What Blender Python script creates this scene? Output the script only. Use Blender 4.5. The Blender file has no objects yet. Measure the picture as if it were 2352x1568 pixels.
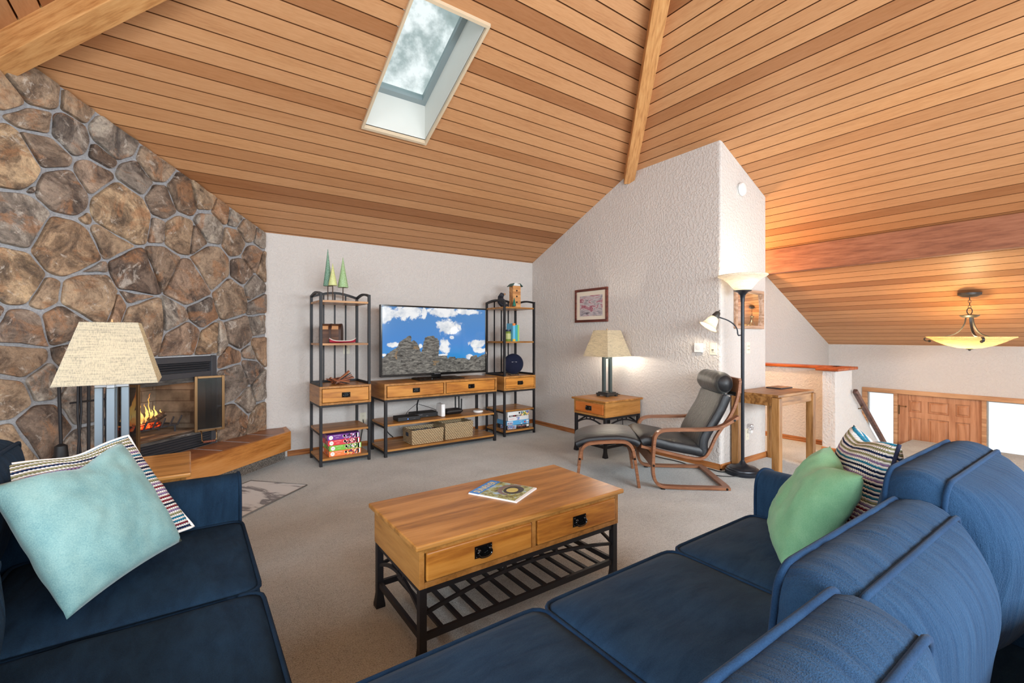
import bpy, bmesh, math, random
from mathutils import Vector, Matrix, noise as mnoise
PI = math.pi
random.seed(7)
SC = bpy.context.scene
COL = SC.collection

# ------------------------------------------------------------------ camera, world, light, exposure
cam_d = bpy.data.cameras.new('camera')
cam_d.sensor_width = 36.0
cam_d.lens = 16.15
cam_d.shift_y = -0.0051
cam_d.clip_start = 0.02
cam_o = bpy.data.objects.new('camera', cam_d)
COL.objects.link(cam_o)
cam_o.location = (0, 0, 1.28)
cam_o.rotation_euler = (PI / 2, 0, math.radians(-35.13))
SC.camera = cam_o
SC.view_settings.view_transform = 'Standard'
SC.view_settings.look = 'None'
SC.view_settings.exposure = 0.08
SC.view_settings.gamma = 1.0
SC.view_settings.use_curve_mapping = False


def L(r, g, b, a=1.0):
    def f(c):
        c /= 255.0
        return c / 12.92 if c <= 0.04045 else ((c + 0.055) / 1.055) ** 2.4
    return (f(r), f(g), f(b), a)


world = bpy.data.worlds.new('world')
SC.world = world
world.use_nodes = True
wn = world.node_tree
wbg = wn.nodes['Background']
wtc = wn.nodes.new('ShaderNodeTexCoord')
wno = wn.nodes.new('ShaderNodeTexNoise')
wno.inputs['Scale'].default_value = 5.0
wno.inputs['Detail'].default_value = 6.0
wno.inputs['Roughness'].default_value = 0.62
wrp = wn.nodes.new('ShaderNodeValToRGB')
wno.inputs['Scale'].default_value = 9.0
wrp.color_ramp.elements[0].position = 0.40
wrp.color_ramp.elements[0].color = L(150, 164, 162)
wrp.color_ramp.elements[1].position = 0.62
wrp.color_ramp.elements[1].color = (1.1, 1.12, 1.12, 1)
e_ = wrp.color_ramp.elements.new(0.52)
e_.color = L(186, 198, 198)
wsp = wn.nodes.new('ShaderNodeSeparateXYZ')
wn.links.new(wtc.outputs['Generated'], wsp.inputs[0])
whz = wn.nodes.new('ShaderNodeValToRGB')          # bright haze towards the horizon
whz.color_ramp.elements[0].position = 0.15
whz.color_ramp.elements[0].color = (1, 1, 1, 1)
whz.color_ramp.elements[1].position = 0.45
whz.color_ramp.elements[1].color = (0, 0, 0, 1)
wn.links.new(wsp.outputs[2], whz.inputs['Fac'])
wmx = wn.nodes.new('ShaderNodeMix')
wmx.data_type = 'RGBA'
wn.links.new(whz.outputs['Color'], wmx.inputs[0])
wn.links.new(wtc.outputs['Generated'], wno.inputs['Vector'])
wn.links.new(wno.outputs['Fac'], wrp.inputs['Fac'])
wn.links.new(wrp.outputs['Color'], wmx.inputs[6])
wmx.inputs[7].default_value = (1.08, 1.1, 1.12, 1)
wn.links.new(wmx.outputs[2], wbg.inputs['Color'])
wbg.inputs['Strength'].default_value = 1.0


def area(name, loc, rot, sx, sy, watts, col=(1, 1, 1)):
    d = bpy.data.lights.new(name, 'AREA')
    d.shape = 'RECTANGLE'
    d.size = sx
    d.size_y = sy
    d.energy = watts
    d.color = col
    o = bpy.data.objects.new(name, d)
    COL.objects.link(o)
    o.location = loc
    o.rotation_euler = rot
    o.visible_camera = True
    return o


# added area lights standing in for daylight; the walls behind them are solid
area('fill_south', (1.6, -2.88, 1.65), (math.radians(64), 0, 0), 5.6, 1.5, 640, (0.82, 0.92, 1.0))
area('fill_west', (-2.25, 0.2, 1.65), (math.radians(62), 0, math.radians(-90)), 4.2, 1.3, 170, (0.80, 0.91, 1.0))
area('fill_east', (8.40, -1.4, 0.0), (math.radians(90), 0, math.radians(90)), 2.6, 2.0, 120, (0.84, 0.93, 1.0))


def point(name, loc, watts, col, r=0.04):
    d = bpy.data.lights.new(name, 'POINT')
    d.energy = watts
    d.color = col
    d.shadow_soft_size = r
    o = bpy.data.objects.new(name, d)
    COL.objects.link(o)
    o.location = loc
    return o


# ------------------------------------------------------------------ tagging
def tag(o, label=None, cat=None, group=None, kind=None):
    if label: o['label'] = label
    if cat: o['category'] = cat
    if group: o['group'] = group
    if kind: o['kind'] = kind
    return o


def thing(name, label, cat, loc=(0, 0, 0), rz=0.0, group=None):
    o = bpy.data.objects.new(name, None)
    o.empty_display_size = 0.1
    COL.objects.link(o)
    o.location = loc
    o.rotation_euler = (0, 0, rz)
    return tag(o, label, cat, group)


def structure(o):
    o['kind'] = 'structure'
    return o


def copy_tree(o, parent=None):
    c = o.copy()
    COL.objects.link(c)
    if parent: c.parent = parent
    for ch in [x for x in COL.objects if x.parent == o]:
        copy_tree(ch, c)
    return c


# ------------------------------------------------------------------ mesh builder
class MB:
    def __init__(s, M=None):
        s.bm = bmesh.new()
        s.M = M
        s.cur = 0
        s.tint = s.bm.faces.layers.float.new('tint')
        s.tv = 0.5

    def v(s, p):
        p = Vector(p)
        if s.M is not None: p = s.M @ p
        return s.bm.verts.new(p)

    def f(s, vs, mi=None):
        try:
            f = s.bm.faces.new(vs)
        except ValueError:
            return None
        f.material_index = s.cur if mi is None else mi
        f[s.tint] = s.tv
        return f

    def poly(s, pts, mi=None):
        return s.f([s.v(p) for p in pts], mi)

    def box(s, x0, x1, y0, y1, z0, z1, mi=None):
        v = [s.v((x, y, z)) for z in (z0, z1) for y in (y0, y1) for x in (x0, x1)]
        for q in ((0, 2, 3, 1), (4, 5, 7, 6), (0, 1, 5, 4), (2, 6, 7, 3), (0, 4, 6, 2), (1, 3, 7, 5)):
            s.f([v[i] for i in q], mi)
        return s

    def loft(s, rings, cap=True, closed=False, mi=None):
        R = [[s.v(p) for p in r] for r in rings]
        n = len(R[0])
        m = len(R)
        for i in range(m if closed else m - 1):
            a, b = R[i], R[(i + 1) % m]
            for j in range(n):
                s.f([a[j], a[(j + 1) % n], b[(j + 1) % n], b[j]], mi)
        if cap and not closed:
            s.f(list(reversed(R[0])), mi)
            s.f(R[-1], mi)
        return s

    def bar(s, p0, p1, w, h=None, up=(0, 0, 1), mi=None):
        h = h or w
        p0, p1 = Vector(p0), Vector(p1)
        d = (p1 - p0).normalized()
        up = Vector(up)
        if abs(d.dot(up)) > 0.98: up = Vector((0, 1, 0))
        r = d.cross(up).normalized()
        u = r.cross(d)
        ring = [r * (-w / 2) + u * (-h / 2), r * (w / 2) + u * (-h / 2), r * (w / 2) + u * (h / 2), r * (-w / 2) + u * (h / 2)]
        return s.loft([[p0 + q for q in ring], [p1 + q for q in ring]], mi=mi)

    def strip(s, pts, w, h, side, mi=None):
        # bent band: pts in a plane, side = direction across (width w), h = thickness in the plane
        side = Vector(side).normalized()
        pts = [Vector(p) for p in pts]
        rings = []
        for i, p in enumerate(pts):
            t = (pts[min(i + 1, len(pts) - 1)] - pts[max(i - 1, 0)]).normalized()
            n = side.cross(t).normalized()
            rings.append([p - side * w / 2 - n * h / 2, p + side * w / 2 - n * h / 2, p + side * w / 2 + n * h / 2, p - side * w / 2 + n * h / 2])
        return s.loft(rings, mi=mi)

    def tube(s, pts, r, n=8, closed=False, mi=None):
        pts = [Vector(p) for p in pts]
        m = len(pts)
        rings = []
        nrm = None
        for i, p in enumerate(pts):
            if closed:
                t = (pts[(i + 1) % m] - pts[i - 1]).normalized()
            else:
                t = (pts[min(i + 1, m - 1)] - pts[max(i - 1, 0)]).normalized()
            if nrm is None:
                a = Vector((0, 0, 1)) if abs(t.z) < 0.9 else Vector((1, 0, 0))
                nrm = (a - t * a.dot(t)).normalized()
            else:
                nrm = (nrm - t * nrm.dot(t)).normalized()
            b = t.cross(nrm)
            rr = r[i] if isinstance(r, (list, tuple)) else r
            rings.append([p + (nrm * math.cos(2 * PI * k / n) + b * math.sin(2 * PI * k / n)) * rr for k in range(n)])
        return s.loft(rings, closed=closed, mi=mi)

    def lathe(s, prof, c=(0, 0, 0), n=32, cap=True, mi=None, A=None):
        c = Vector(c)
        rings = []
        for r, z in prof:
            ring = []
            for k in range(n):
                p = Vector((r * math.cos(2 * PI * k / n), r * math.sin(2 * PI * k / n), z))
                if A is not None: p = A @ p
                ring.append(c + p)
            rings.append(ring)
        return s.loft(rings, cap=cap, mi=mi)

    def ball(s, c, r, n=12, mi=None, sx=1, sy=1, sz=1):
        prof = [(max(0.02, math.sin(PI * i / n)) * r, -math.cos(PI * i / n) * r) for i in range(n + 1)]
        A = Matrix.Diagonal((sx, sy, sz))
        return s.lathe(prof, c, max(8, n + 4), mi=mi, A=A)

    def prism(s, poly, z0, z1, mi=None):
        # plan polygon (ccw) between heights; z1 may be a function of (x, y)
        g = (lambda x, y: z1) if not callable(z1) else z1
        h = (lambda x, y: z0) if not callable(z0) else z0
        return s.loft([[(x, y, h(x, y)) for x, y in poly], [(x, y, g(x, y)) for x, y in poly]], mi=mi)

    def build(s, name, mats, parent=None, smooth=False, bevel=0.0, seg=2, sub=0, weld=False):
        if weld: bmesh.ops.remove_doubles(s.bm, verts=s.bm.verts, dist=1e-5)
        bmesh.ops.recalc_face_normals(s.bm, faces=s.bm.faces)
        me = bpy.data.meshes.new(name)
        s.bm.to_mesh(me)
        s.bm.free()
        if not isinstance(mats, (list, tuple)): mats = [mats]
        for m in mats: me.materials.append(m)
        if smooth:
            me.polygons.foreach_set('use_smooth', [True] * len(me.polygons))
        o = bpy.data.objects.new(name, me)
        COL.objects.link(o)
        if parent is not None: o.parent = parent
        if smooth == 'auto':
            me.set_sharp_from_angle(angle=math.radians(40))
        if bevel:
            b = o.modifiers.new('bevel', 'BEVEL')
            b.width = bevel
            b.segments = seg
            b.limit_method = 'ANGLE'
            b.angle_limit = math.radians(40)
        if sub:
            d = o.modifiers.new('sub', 'SUBSURF')
            d.levels = sub
            d.render_levels = sub
        return o


def smoothpath(pts, it=2, closed=False):
    pts = [Vector(p) for p in pts]
    for _ in range(it):
        out = [] if closed else [pts[0]]
        rng = range(len(pts)) if closed else range(len(pts) - 1)
        for i in rng:
            a, b = pts[i], pts[(i + 1) % len(pts)]
            out += [a * 0.75 + b * 0.25, a * 0.25 + b * 0.75]
        if not closed: out.append(pts[-1])
        pts = out
    return pts


def text_mesh(name, txt, size, mat, M, parent=None, depth=0.0004, sx=1.0, align='CENTER'):
    cu = bpy.data.curves.new(name, 'FONT')
    cu.body = txt
    cu.size = size
    cu.extrude = depth
    cu.align_x = align
    cu.align_y = 'CENTER'
    t = bpy.data.objects.new('tmp_text', cu)
    COL.objects.link(t)
    bpy.context.view_layer.update()
    dg = bpy.context.evaluated_depsgraph_get()
    me = bpy.data.meshes.new_from_object(t.evaluated_get(dg))
    bpy.data.objects.remove(t)
    bpy.data.curves.remove(cu)
    me.transform(Matrix.Diagonal((sx, 1, 1, 1)))
    me.transform(M)
    me.materials.clear()
    me.materials.append(mat)
    o = bpy.data.objects.new(name, me)
    COL.objects.link(o)
    if parent is not None: o.parent = parent
    return o


def frame_M(o, ex, ey):
    # matrix with local x -> ex, local y -> ey, local z -> their cross product
    ex, ey = Vector(ex).normalized(), Vector(ey).normalized()
    ez = ex.cross(ey)
    M = Matrix.Identity(4)
    for i in range(3):
        M[i][0], M[i][1], M[i][2], M[i][3] = ex[i], ey[i], ez[i], o[i]
    return M


# ------------------------------------------------------------------ materials
class NT:
    def __init__(s, name):
        s.m = bpy.data.materials.new(name)
        s.m.use_nodes = True
        s.t = s.m.node_tree
        s.b = s.t.nodes['Principled BSDF']
        s.tc = None

    def n(s, typ, **kw):
        nd = s.t.nodes.new('ShaderNode' + typ)
        for k, v in kw.items():
            if k in nd.inputs: nd.inputs[k].default_value = v
            else: setattr(nd, k, v)
        return nd

    def l(s, a, b):
        s.t.links.new(a, b)

    def coord(s, scale=(1, 1, 1), rot=(0, 0, 0), what='Object', rnd=False):
        if s.tc is None: s.tc = s.n('TexCoord')
        mp = s.n('Mapping')
        mp.inputs['Scale'].default_value = scale
        mp.inputs['Rotation'].default_value = rot
        src = s.tc.outputs[what]
        if rnd:
            oi = s.n('ObjectInfo')
            mul = s.n('Math', operation='MULTIPLY')
            s.l(oi.outputs['Random'], mul.inputs[0])
            mul.inputs[1].default_value = 23.0
            va = s.n('VectorMath', operation='ADD')
            s.l(src, va.inputs[0])
            s.l(mul.outputs[0], va.inputs[1])
            src = va.outputs[0]
        s.l(src, mp.inputs['Vector'])
        return mp.outputs['Vector']

    def noise(s, vec, scale=5, detail=4, rough=0.5, dist=0.0):
        nd = s.n('TexNoise')
        nd.inputs['Scale'].default_value = scale
        nd.inputs['Detail'].default_value = detail
        nd.inputs['Roughness'].default_value = rough
        nd.inputs['Distortion'].default_value = dist
        if vec is not None: s.l(vec, nd.inputs['Vector'])
        return nd.outputs['Fac']

    def math(s, op, a, b=None, c=None):
        nd = s.n('Math', operation=op)
        for i, x in enumerate((a, b, c)):
            if x is None: continue
            if isinstance(x, (int, float)): nd.inputs[i].default_value = x
            else: s.l(x, nd.inputs[i])
        return nd.outputs[0]

    def ramp(s, fac, stops, interp='LINEAR'):
        nd = s.n('ValToRGB')
        cr = nd.color_ramp
        cr.interpolation = interp
        while len(cr.elements) < len(stops): cr.elements.new(0.5)
        for e, (p, c) in zip(cr.elements, stops):
            e.position = p
            e.color = c if len(c) == 4 else (*c, 1)
        s.l(fac, nd.inputs['Fac'])
        return nd.outputs['Color']

    def mix(s, fac, a, b, mode='MIX'):
        nd = s.n('Mix', data_type='RGBA', blend_type=mode)
        for sock, x in ((nd.inputs[0], fac), (nd.inputs[6], a), (nd.inputs[7], b)):
            if isinstance(x, (int, float)): sock.default_value = x
            elif isinstance(x, tuple): sock.default_value = x
            else: s.l(x, sock)
        return nd.outputs[2]

    def bump(s, h, strength=0.3, dist=0.01):
        nd = s.n('Bump')
        nd.inputs['Strength'].default_value = strength
        nd.inputs['Distance'].default_value = dist
        s.l(h, nd.inputs['Height'])
        s.l(nd.outputs['Normal'], s.b.inputs['Normal'])

    def col(s, c):
        if isinstance(c, tuple): s.b.inputs['Base Color'].default_value = c
        else: s.l(c, s.b.inputs['Base Color'])

    def set(s, **kw):
        for k, v in kw.items():
            s.b.inputs[k.replace('_', ' ')].default_value = v
        return s


def plain(name, c, rough=0.5, metal=0.0, spec=0.5, emit=None, es=0.0):
    t = NT(name)
    t.col(c)
    t.set(Roughness=rough, Metallic=metal)
    t.b.inputs['Specular IOR Level'].default_value = spec
    if emit:
        t.b.inputs['Emission Color'].default_value = emit
        t.b.inputs['Emission Strength'].default_value = es
    return t.m


def wood(name, dark, mid, light, axis='X', s=1.0, rough=0.35, rings=22.0, ring_amt=0.55, tint=False, rnd=True, spec=0.4, tintramp=None):
    t = NT(name)
    k = {'X': (0.9, 9, 9), 'Y': (9, 0.9, 9), 'Z': (9, 9, 0.9)}[axis]
    vec = t.coord(tuple(x * s for x in k), rnd=rnd)
    if tint:
        at = t.n('Attribute', attribute_name='tint')
        off = t.math('MULTIPLY', at.outputs['Fac'], 37.0)
        va = t.n('VectorMath', operation='ADD')
        t.l(vec, va.inputs[0])
        t.l(off, va.inputs[1])
        vec = va.outputs[0]
    big = t.noise(vec, 0.55, 2, 0.5, 0.3)
    sn = t.math('SINE', t.math('MULTIPLY', big, rings * 3.0))
    ringf = t.math('MULTIPLY_ADD', sn, 0.5, 0.5)
    fine = t.noise(vec, 7.0, 5, 0.65)
    f = t.math('ADD', t.math('MULTIPLY', ringf, ring_amt * 0.5), t.math('MULTIPLY', fine, 1.0 - ring_amt * 0.5))
    c = t.ramp(f, [(0.28, dark), (0.5, mid), (0.74, light)])
    if tint and tintramp:
        tc = t.ramp(at.outputs['Fac'], tintramp)
        c = t.mix(1.0, c, tc, 'MULTIPLY')
    t.col(c)
    t.set(Roughness=rough)
    t.b.inputs['Specular IOR Level'].default_value = spec
    t.bump(fine, 0.08, 0.004)
    return t.m


MT = {}
oak3 = (L(140, 92, 40), L(173, 119, 58), L(191, 136, 74))
MT['oak_x'] = wood('oak_grain_x', *oak3, axis='X', rings=11, ring_amt=0.6)
MT['oak_y'] = wood('oak_grain_y', *oak3, axis='Y', rings=9, ring_amt=0.4)
MT['oak_z'] = wood('oak_grain_z', *oak3, axis='Z')
MT['oakfront'] = wood('oak_drawer_front', L(156, 94, 36), L(194, 128, 52), L(210, 146, 68), axis='X', rings=14, ring_amt=0.6)
MT['oakfront_y'] = wood('oak_drawer_front_red', L(150, 76, 24), L(190, 104, 40), L(200, 118, 56), axis='X', rings=14, ring_amt=0.6)
MT['trim_oak'] = wood('baseboard_oak', L(128, 74, 36), L(166, 104, 56), L(186, 124, 72), axis='X', s=0.8)
MT['trim_oak_y'] = wood('baseboard_oak_y', L(128, 74, 36), L(166, 104, 56), L(186, 124, 72), axis='Y', s=0.8)
MT['table_oak'] = wood('medium_oak_z', L(108, 70, 34), L(152, 106, 58), L(176, 130, 80), axis='Z', rings=12, ring_amt=0.5, rough=0.4)
MT['table_oak_x'] = wood('medium_oak_x', L(108, 70, 34), L(152, 106, 58), L(176, 130, 80), axis='X', rough=0.4)
MT['cherry'] = wood('brown_bentwood', L(104, 64, 42), L(134, 88, 60), L(150, 104, 76), axis='X', s=1.4, ring_amt=0.2)
MT['cap_wood'] = wood('red_oak_cap', L(120, 52, 18), L(164, 78, 30), L(186, 98, 44), axis='Y')
MT['door_wood'] = wood('fir_door', L(168, 112, 76), L(192, 136, 98), L(206, 152, 114), axis='Z', s=0.7, rough=0.45)
MT['door_wood_x'] = wood('fir_door_y', L(168, 112, 76), L(192, 136, 98), L(206, 152, 114), axis='Y', s=0.7, rough=0.45)
MT['frame_wood'] = wood('fir_frame', L(170, 122, 84), L(196, 148, 106), L(212, 166, 124), axis='Y', s=0.7, rough=0.45)
cedar = (L(180, 128, 87), L(193, 142, 99), L(201, 151, 109))
ctint = [(0.0, (0.62, 0.50, 0.42)), (0.14, (0.80, 0.70, 0.62)), (0.3, (0.92, 0.86, 0.80)), (0.6, (1, 0.97, 0.94)), (0.85, (1.04, 1.02, 0.98)), (1.0, (1.1, 1.08, 1.02))]
MT['cedar_x'] = wood('cedar_boards_x', *cedar, axis='X', s=1.6, rough=0.45, rings=5, ring_amt=0.25, tint=True, rnd=False, tintramp=ctint, spec=0.3)
MT['cedar_y'] = wood('cedar_boards_y', *cedar, axis='Y', s=1.6, rough=0.45, rings=5, ring_amt=0.25, tint=True, rnd=False, tintramp=ctint, spec=0.3)
MT['beam'] = wood('fir_beam', L(176, 116, 64), L(208, 150, 92), L(222, 168, 110), axis='X', s=1.2, rough=0.5, ring_amt=0.3)
MT['beam_dark'] = wood('dark_cedar_beam', L(112, 66, 46), L(142, 90, 64), L(158, 104, 78), axis='Y', s=0.8, rough=0.55, ring_amt=0.25)
MT['groove_shade'] = plain('board_groove_shade', L(98, 60, 36), 0.95, spec=0.0)  # groove shade put into the colour of board sides and deck
MT['black'] = plain('black_metal', L(28, 26, 29), 0.5, 0.0, 0.4)
MT['blackgloss'] = plain('gloss_black', L(12, 12, 13), 0.12, 0.0, 0.6)
MT['blackplastic'] = plain('matte_black_plastic', L(24, 24, 26), 0.45)
MT['white'] = plain('white_plastic', L(236, 236, 234), 0.35)
MT['ivory'] = plain('ivory_plastic', L(232, 226, 206), 0.4)
MT['brass'] = plain('aged_brass', L(128, 98, 66), 0.3, 0.85)
MT['steel'] = plain('brushed_steel', L(170, 172, 176), 0.3, 0.9)
MT['pewter'] = plain('brushed_pewter', L(118, 128, 136), 0.42, 0.55)
MT['pewter_dark'] = plain('patinated_green_metal', L(84, 96, 96), 0.42, 0.5)
MT['bronze'] = plain('dark_bronze', L(70, 68, 66), 0.45, 0.5)
MT['navylamp'] = plain('dark_lamp_metal', L(34, 38, 46), 0.35, 0.3)


def wall_mat(name, c):
    t = NT(name)
    v = t.coord((1, 1, 1))
    a = t.noise(v, 38, 3, 0.55)
    b = t.noise(v, 120, 2, 0.5)
    h = t.ramp(a, [(0.45, (0, 0, 0)), (0.6, (1, 1, 1))])
    hh = t.math('ADD', h, t.math('MULTIPLY', b, 0.5))
    t.col(c)
    t.set(Roughness=0.85)
    t.b.inputs['Specular IOR Level'].default_value = 0.2
    t.bump(hh, 0.55, 0.006)
    return t.m


MT['wall'] = wall_mat('knockdown_white_paint', L(211, 204, 198))
MT['wall_white'] = wall_mat('knockdown_entry_paint', L(212, 207, 202))
MT['shaft'] = plain('skylight_shaft_paint', L(214, 214, 207), 0.8)


def carpet_mat():
    t = NT('beige_carpet_pile')
    v = t.coord((1, 1, 1))
    a = t.noise(v, 170, 3, 0.7)
    b = t.noise(v, 3.2, 3, 0.55)
    c2 = t.noise(v, 45, 2, 0.6)
    f = t.math('ADD', t.math('MULTIPLY', a, 0.68), t.math('ADD', t.math('MULTIPLY', b, 0.16), t.math('MULTIPLY', c2, 0.16)))
    c = t.ramp(f, [(0.31, L(112, 114, 112)), (0.43, L(186, 191, 190)), (0.53, L(216, 221, 220)), (0.66, L(236, 240, 239))])
    t.col(c)
    t.set(Roughness=0.95)
    t.b.inputs['Specular IOR Level'].default_value = 0.1
    t.b.inputs['Sheen Weight'].default_value = 0.25
    t.bump(t.math('ADD', a, t.math('MULTIPLY', c2, 0.8)), 0.9, 0.012)
    return t.m


MT['carpet'] = carpet_mat()


def carpet_dark():
    t = NT('grey_carpet_wrap')
    v = t.coord((1, 1, 1))
    a = t.noise(v, 150, 3, 0.75)
    t.col(t.ramp(a, [(0.35, L(60, 54, 48)), (0.5, L(118, 108, 98)), (0.66, L(170, 160, 150))]))
    t.set(Roughness=0.95)
    t.bump(a, 0.8, 0.01)
    return t.m


MT['carpet_dark'] = carpet_dark()


def stone_mat():
    t = NT('moss_rock_stone')
    at = t.n('Attribute', attribute_name='tint')
    v = t.coord((1, 1, 1))
    off = t.math('MULTIPLY', at.outputs['Fac'], 61.0)
    va = t.n('VectorMath', operation='ADD')
    t.l(v, va.inputs[0])
    t.l(off, va.inputs[1])
    v2 = va.outputs[0]
    base = t.ramp(at.outputs['Fac'], [(0.0, L(126, 109, 98)), (0.2, L(178, 154, 128)), (0.36, L(148, 132, 119)), (0.5, L(197, 171, 139)),
                                      (0.64, L(161, 130, 106)), (0.8, L(180, 172, 161)), (1.0, L(124, 113, 106))])
    a = t.noise(v2, 4.2, 9, 0.72, 1.2)
    dk = t.ramp(a, [(0.36, (0.20, 0.18, 0.18)), (0.46, (0.50, 0.45, 0.42)), (0.54, (0.86, 0.82, 0.78)), (0.66, (1.18, 1.13, 1.05))])
    c = t.mix(1.0, base, dk, 'MULTIPLY')
    b = t.noise(v2, 6.0, 9, 0.74, 1.8)
    vein = t.ramp(b, [(0.57, (0, 0, 0)), (0.62, (1, 1, 1))])
    c = t.mix(t.math('MULTIPLY', vein, 0.55), c, L(206, 196, 184))
    r = t.noise(v2, 3.6, 8, 0.7, 1.4)
    rust = t.ramp(r, [(0.53, (0, 0, 0)), (0.62, (1, 1, 1))])
    c = t.mix(t.math('MULTIPLY', rust, 0.6), c, L(164, 116, 78))
    spk = t.noise(v2, 40.0, 6, 0.75, 0.5)
    c = t.mix(1.0, c, t.ramp(spk, [(0.34, (0.62, 0.60, 0.58)), (0.5, (1, 1, 1)), (0.66, (1.22, 1.2, 1.17))]), 'MULTIPLY')
    t.col(c)
    t.set(Roughness=0.6)
    h = t.noise(v2, 14, 8, 0.7, 1.0)
    t.bump(t.math('ADD', h, t.math('MULTIPLY', a, 1.5)), 0.6, 0.02)
    return t.m


MT['stone'] = stone_mat()


def mortar_mat():
    t = NT('grey_mortar')
    v = t.coord((1, 1, 1))
    a = t.noise(v, 60, 5, 0.65)
    t.col(t.ramp(a, [(0.3, L(136, 136, 138)), (0.7, L(176, 176, 178))]))
    t.set(Roughness=0.9)
    t.bump(a, 0.5, 0.006)
    return t.m


MT['mortar'] = mortar_mat()


def fabric(name, c1, c2, bumpscale=420, wr=0.25, sheen=0.3, streak=(1, 1, 1), rough=0.9):
    t = NT(name)
    v = t.coord((1, 1, 1))
    a = t.noise(v, bumpscale, 2, 0.6)
    vs = t.coord(streak)
    b = t.noise(vs, 9, 4, 0.6, 0.4)
    f = t.math('ADD', t.math('MULTIPLY', a, 0.45), t.math('MULTIPLY', b, 0.55))
    t.col(t.ramp(f, [(0.35, c1), (0.65, c2)]))
    t.set(Roughness=rough)
    t.b.inputs['Specular IOR Level'].default_value = 0.15
    t.b.inputs['Sheen Weight'].default_value = sheen
    t.b.inputs['Sheen Roughness'].default_value = 0.4
    t.bump(t.math('ADD', t.math('MULTIPLY', a, 0.25), b), wr, 0.02)
    return t.m


MT['denim'] = fabric('blue_denim_slipcover', L(22, 48, 76), L(40, 69, 98), streak=(1, 3.0, 1), sheen=0.05)
MT['denim_gather'] = fabric('gathered_blue_denim', L(22, 48, 76), L(40, 69, 98), streak=(5.0, 0.5, 0.5), sheen=0.05, wr=0.55)
MT['navy_gather'] = fabric('gathered_navy', L(14, 32, 50), L(28, 52, 74), streak=(0.5, 5.0, 0.5), sheen=0.0, wr=0.5)
MT['navy'] = fabric('navy_slipcover', L(14, 32, 50), L(28, 52, 74), streak=(3.0, 1, 1), sheen=0.0)
MT['denim_pipe'] = fabric('blue_denim_welt', L(18, 42, 70), L(32, 60, 90), sheen=0.05)
MT['navy_pipe'] = fabric('navy_welt', L(12, 28, 44), L(24, 44, 64), sheen=0.0)
MT['teal'] = fabric('pale_teal_velvet', L(104, 146, 149), L(142, 177, 174), 300, 0.2, 0.2)
MT['green'] = fabric('green_linen', L(114, 172, 132), L(144, 196, 156), 380, 0.2, 0.15)
MT['leather'] = fabric('black_leather', L(18, 20, 24), L(34, 36, 40), 260, 0.28, 0.0, rough=0.38)
MT['leather_grey'] = fabric('worn_black_leather', L(52, 54, 54), L(84, 85, 82), 260, 0.3, 0.1, streak=(1, 5, 1), rough=0.36)
for k in ('leather', 'leather_grey'):
    MT[k].node_tree.nodes['Principled BSDF'].inputs['Specular IOR Level'].default_value = 0.5


def knit(name, axis=1, freq=58.0):
    # striped woven cover: colour by stripe row, zigzag weave
    t = NT(name)
    if t.tc is None: t.tc = t.n('TexCoord')
    sep = t.n('SeparateXYZ')
    t.l(t.tc.outputs['UV'], sep.inputs[0])
    u, w = sep.outputs[0], sep.outputs[1]
    zig = t.math('MULTIPLY', t.math('ABSOLUTE', t.math('SUBTRACT', t.math('FRACT', t.math('MULTIPLY', u, 42.0)), 0.5)), 0.010)
    warp = t.math('MULTIPLY', t.math('SUBTRACT', t.noise(t.tc.outputs['UV'], 4, 2), 0.5), 0.02)
    y = t.math('ADD', w, t.math('ADD', zig, warp))
    row = t.math('FLOOR', t.math('MULTIPLY', y, freq))
    wn_ = t.n('TexWhiteNoise', noise_dimensions='1D')
    t.l(row, wn_.inputs['W'])
    odd = t.math('MODULO', row, 2.0)
    W_, N_ = L(240, 237, 232), L(28, 44, 82)
    c = t.ramp(wn_.outputs['Value'], [(0.0, L(30, 46, 84)), (0.2, L(142, 118, 160)), (0.38, L(146, 146, 108)), (0.52, L(40, 120, 150)),
                                      (0.66, L(38, 78, 142)), (0.78, L(128, 44, 58)), (0.87, L(24, 34, 60))], 'CONSTANT')
    c = t.mix(odd, W_, c)
    fr = t.math('FRACT', t.math('MULTIPLY', y, freq))
    t.col(c)
    t.set(Roughness=0.95)
    t.b.inputs['Specular IOR Level'].default_value = 0.1
    hb = t.math('MULTIPLY', t.math('SINE', t.math('MULTIPLY', fr, PI)), t.math('MULTIPLY_ADD', t.math('SINE', t.math('MULTIPLY', u, 2 * PI * 42)), 0.3, 0.7))
    t.bump(hb, 0.7, 0.008)
    return t.m


MT['knit'] = knit('striped_woven_knit')


def shade_mat(name, c, trans=0.55):
    t = NT(name)
    v = t.coord((1, 1, 1))
    sv = t.coord((12, 12, 260))
    sh = t.coord((260, 260, 10))
    a = t.noise(sv, 1.0, 2, 0.6)
    b = t.noise(sh, 1.0, 2, 0.6)
    f = t.math('MULTIPLY', t.math('ADD', a, b), 0.5)
    cc = t.ramp(f, [(0.36, tuple(x * 0.62 for x in c[:3]) + (1,)), (0.5, c), (0.62, tuple(min(1, x * 1.12) for x in c[:3]) + (1,))])
    d = t.n('BsdfDiffuse')
    tr = t.n('BsdfTranslucent')
    t.l(cc, d.inputs['Color'])
    t.l(cc, tr.inputs['Color'])
    mx = t.n('MixShader')
    mx.inputs[0].default_value = trans
    t.l(d.outputs[0], mx.inputs[1])
    t.l(tr.outputs[0], mx.inputs[2])
    t.l(mx.outputs[0], t.t.nodes['Material Output'].inputs['Surface'])
    return t.m


MT['linen'] = shade_mat('linen_lampshade', L(220, 211, 190))
MT['opal'] = shade_mat('opal_glass', L(244, 240, 230), 0.6)
MT['amber'] = shade_mat('amber_alabaster_glass', L(252, 236, 194), 0.6)


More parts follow.
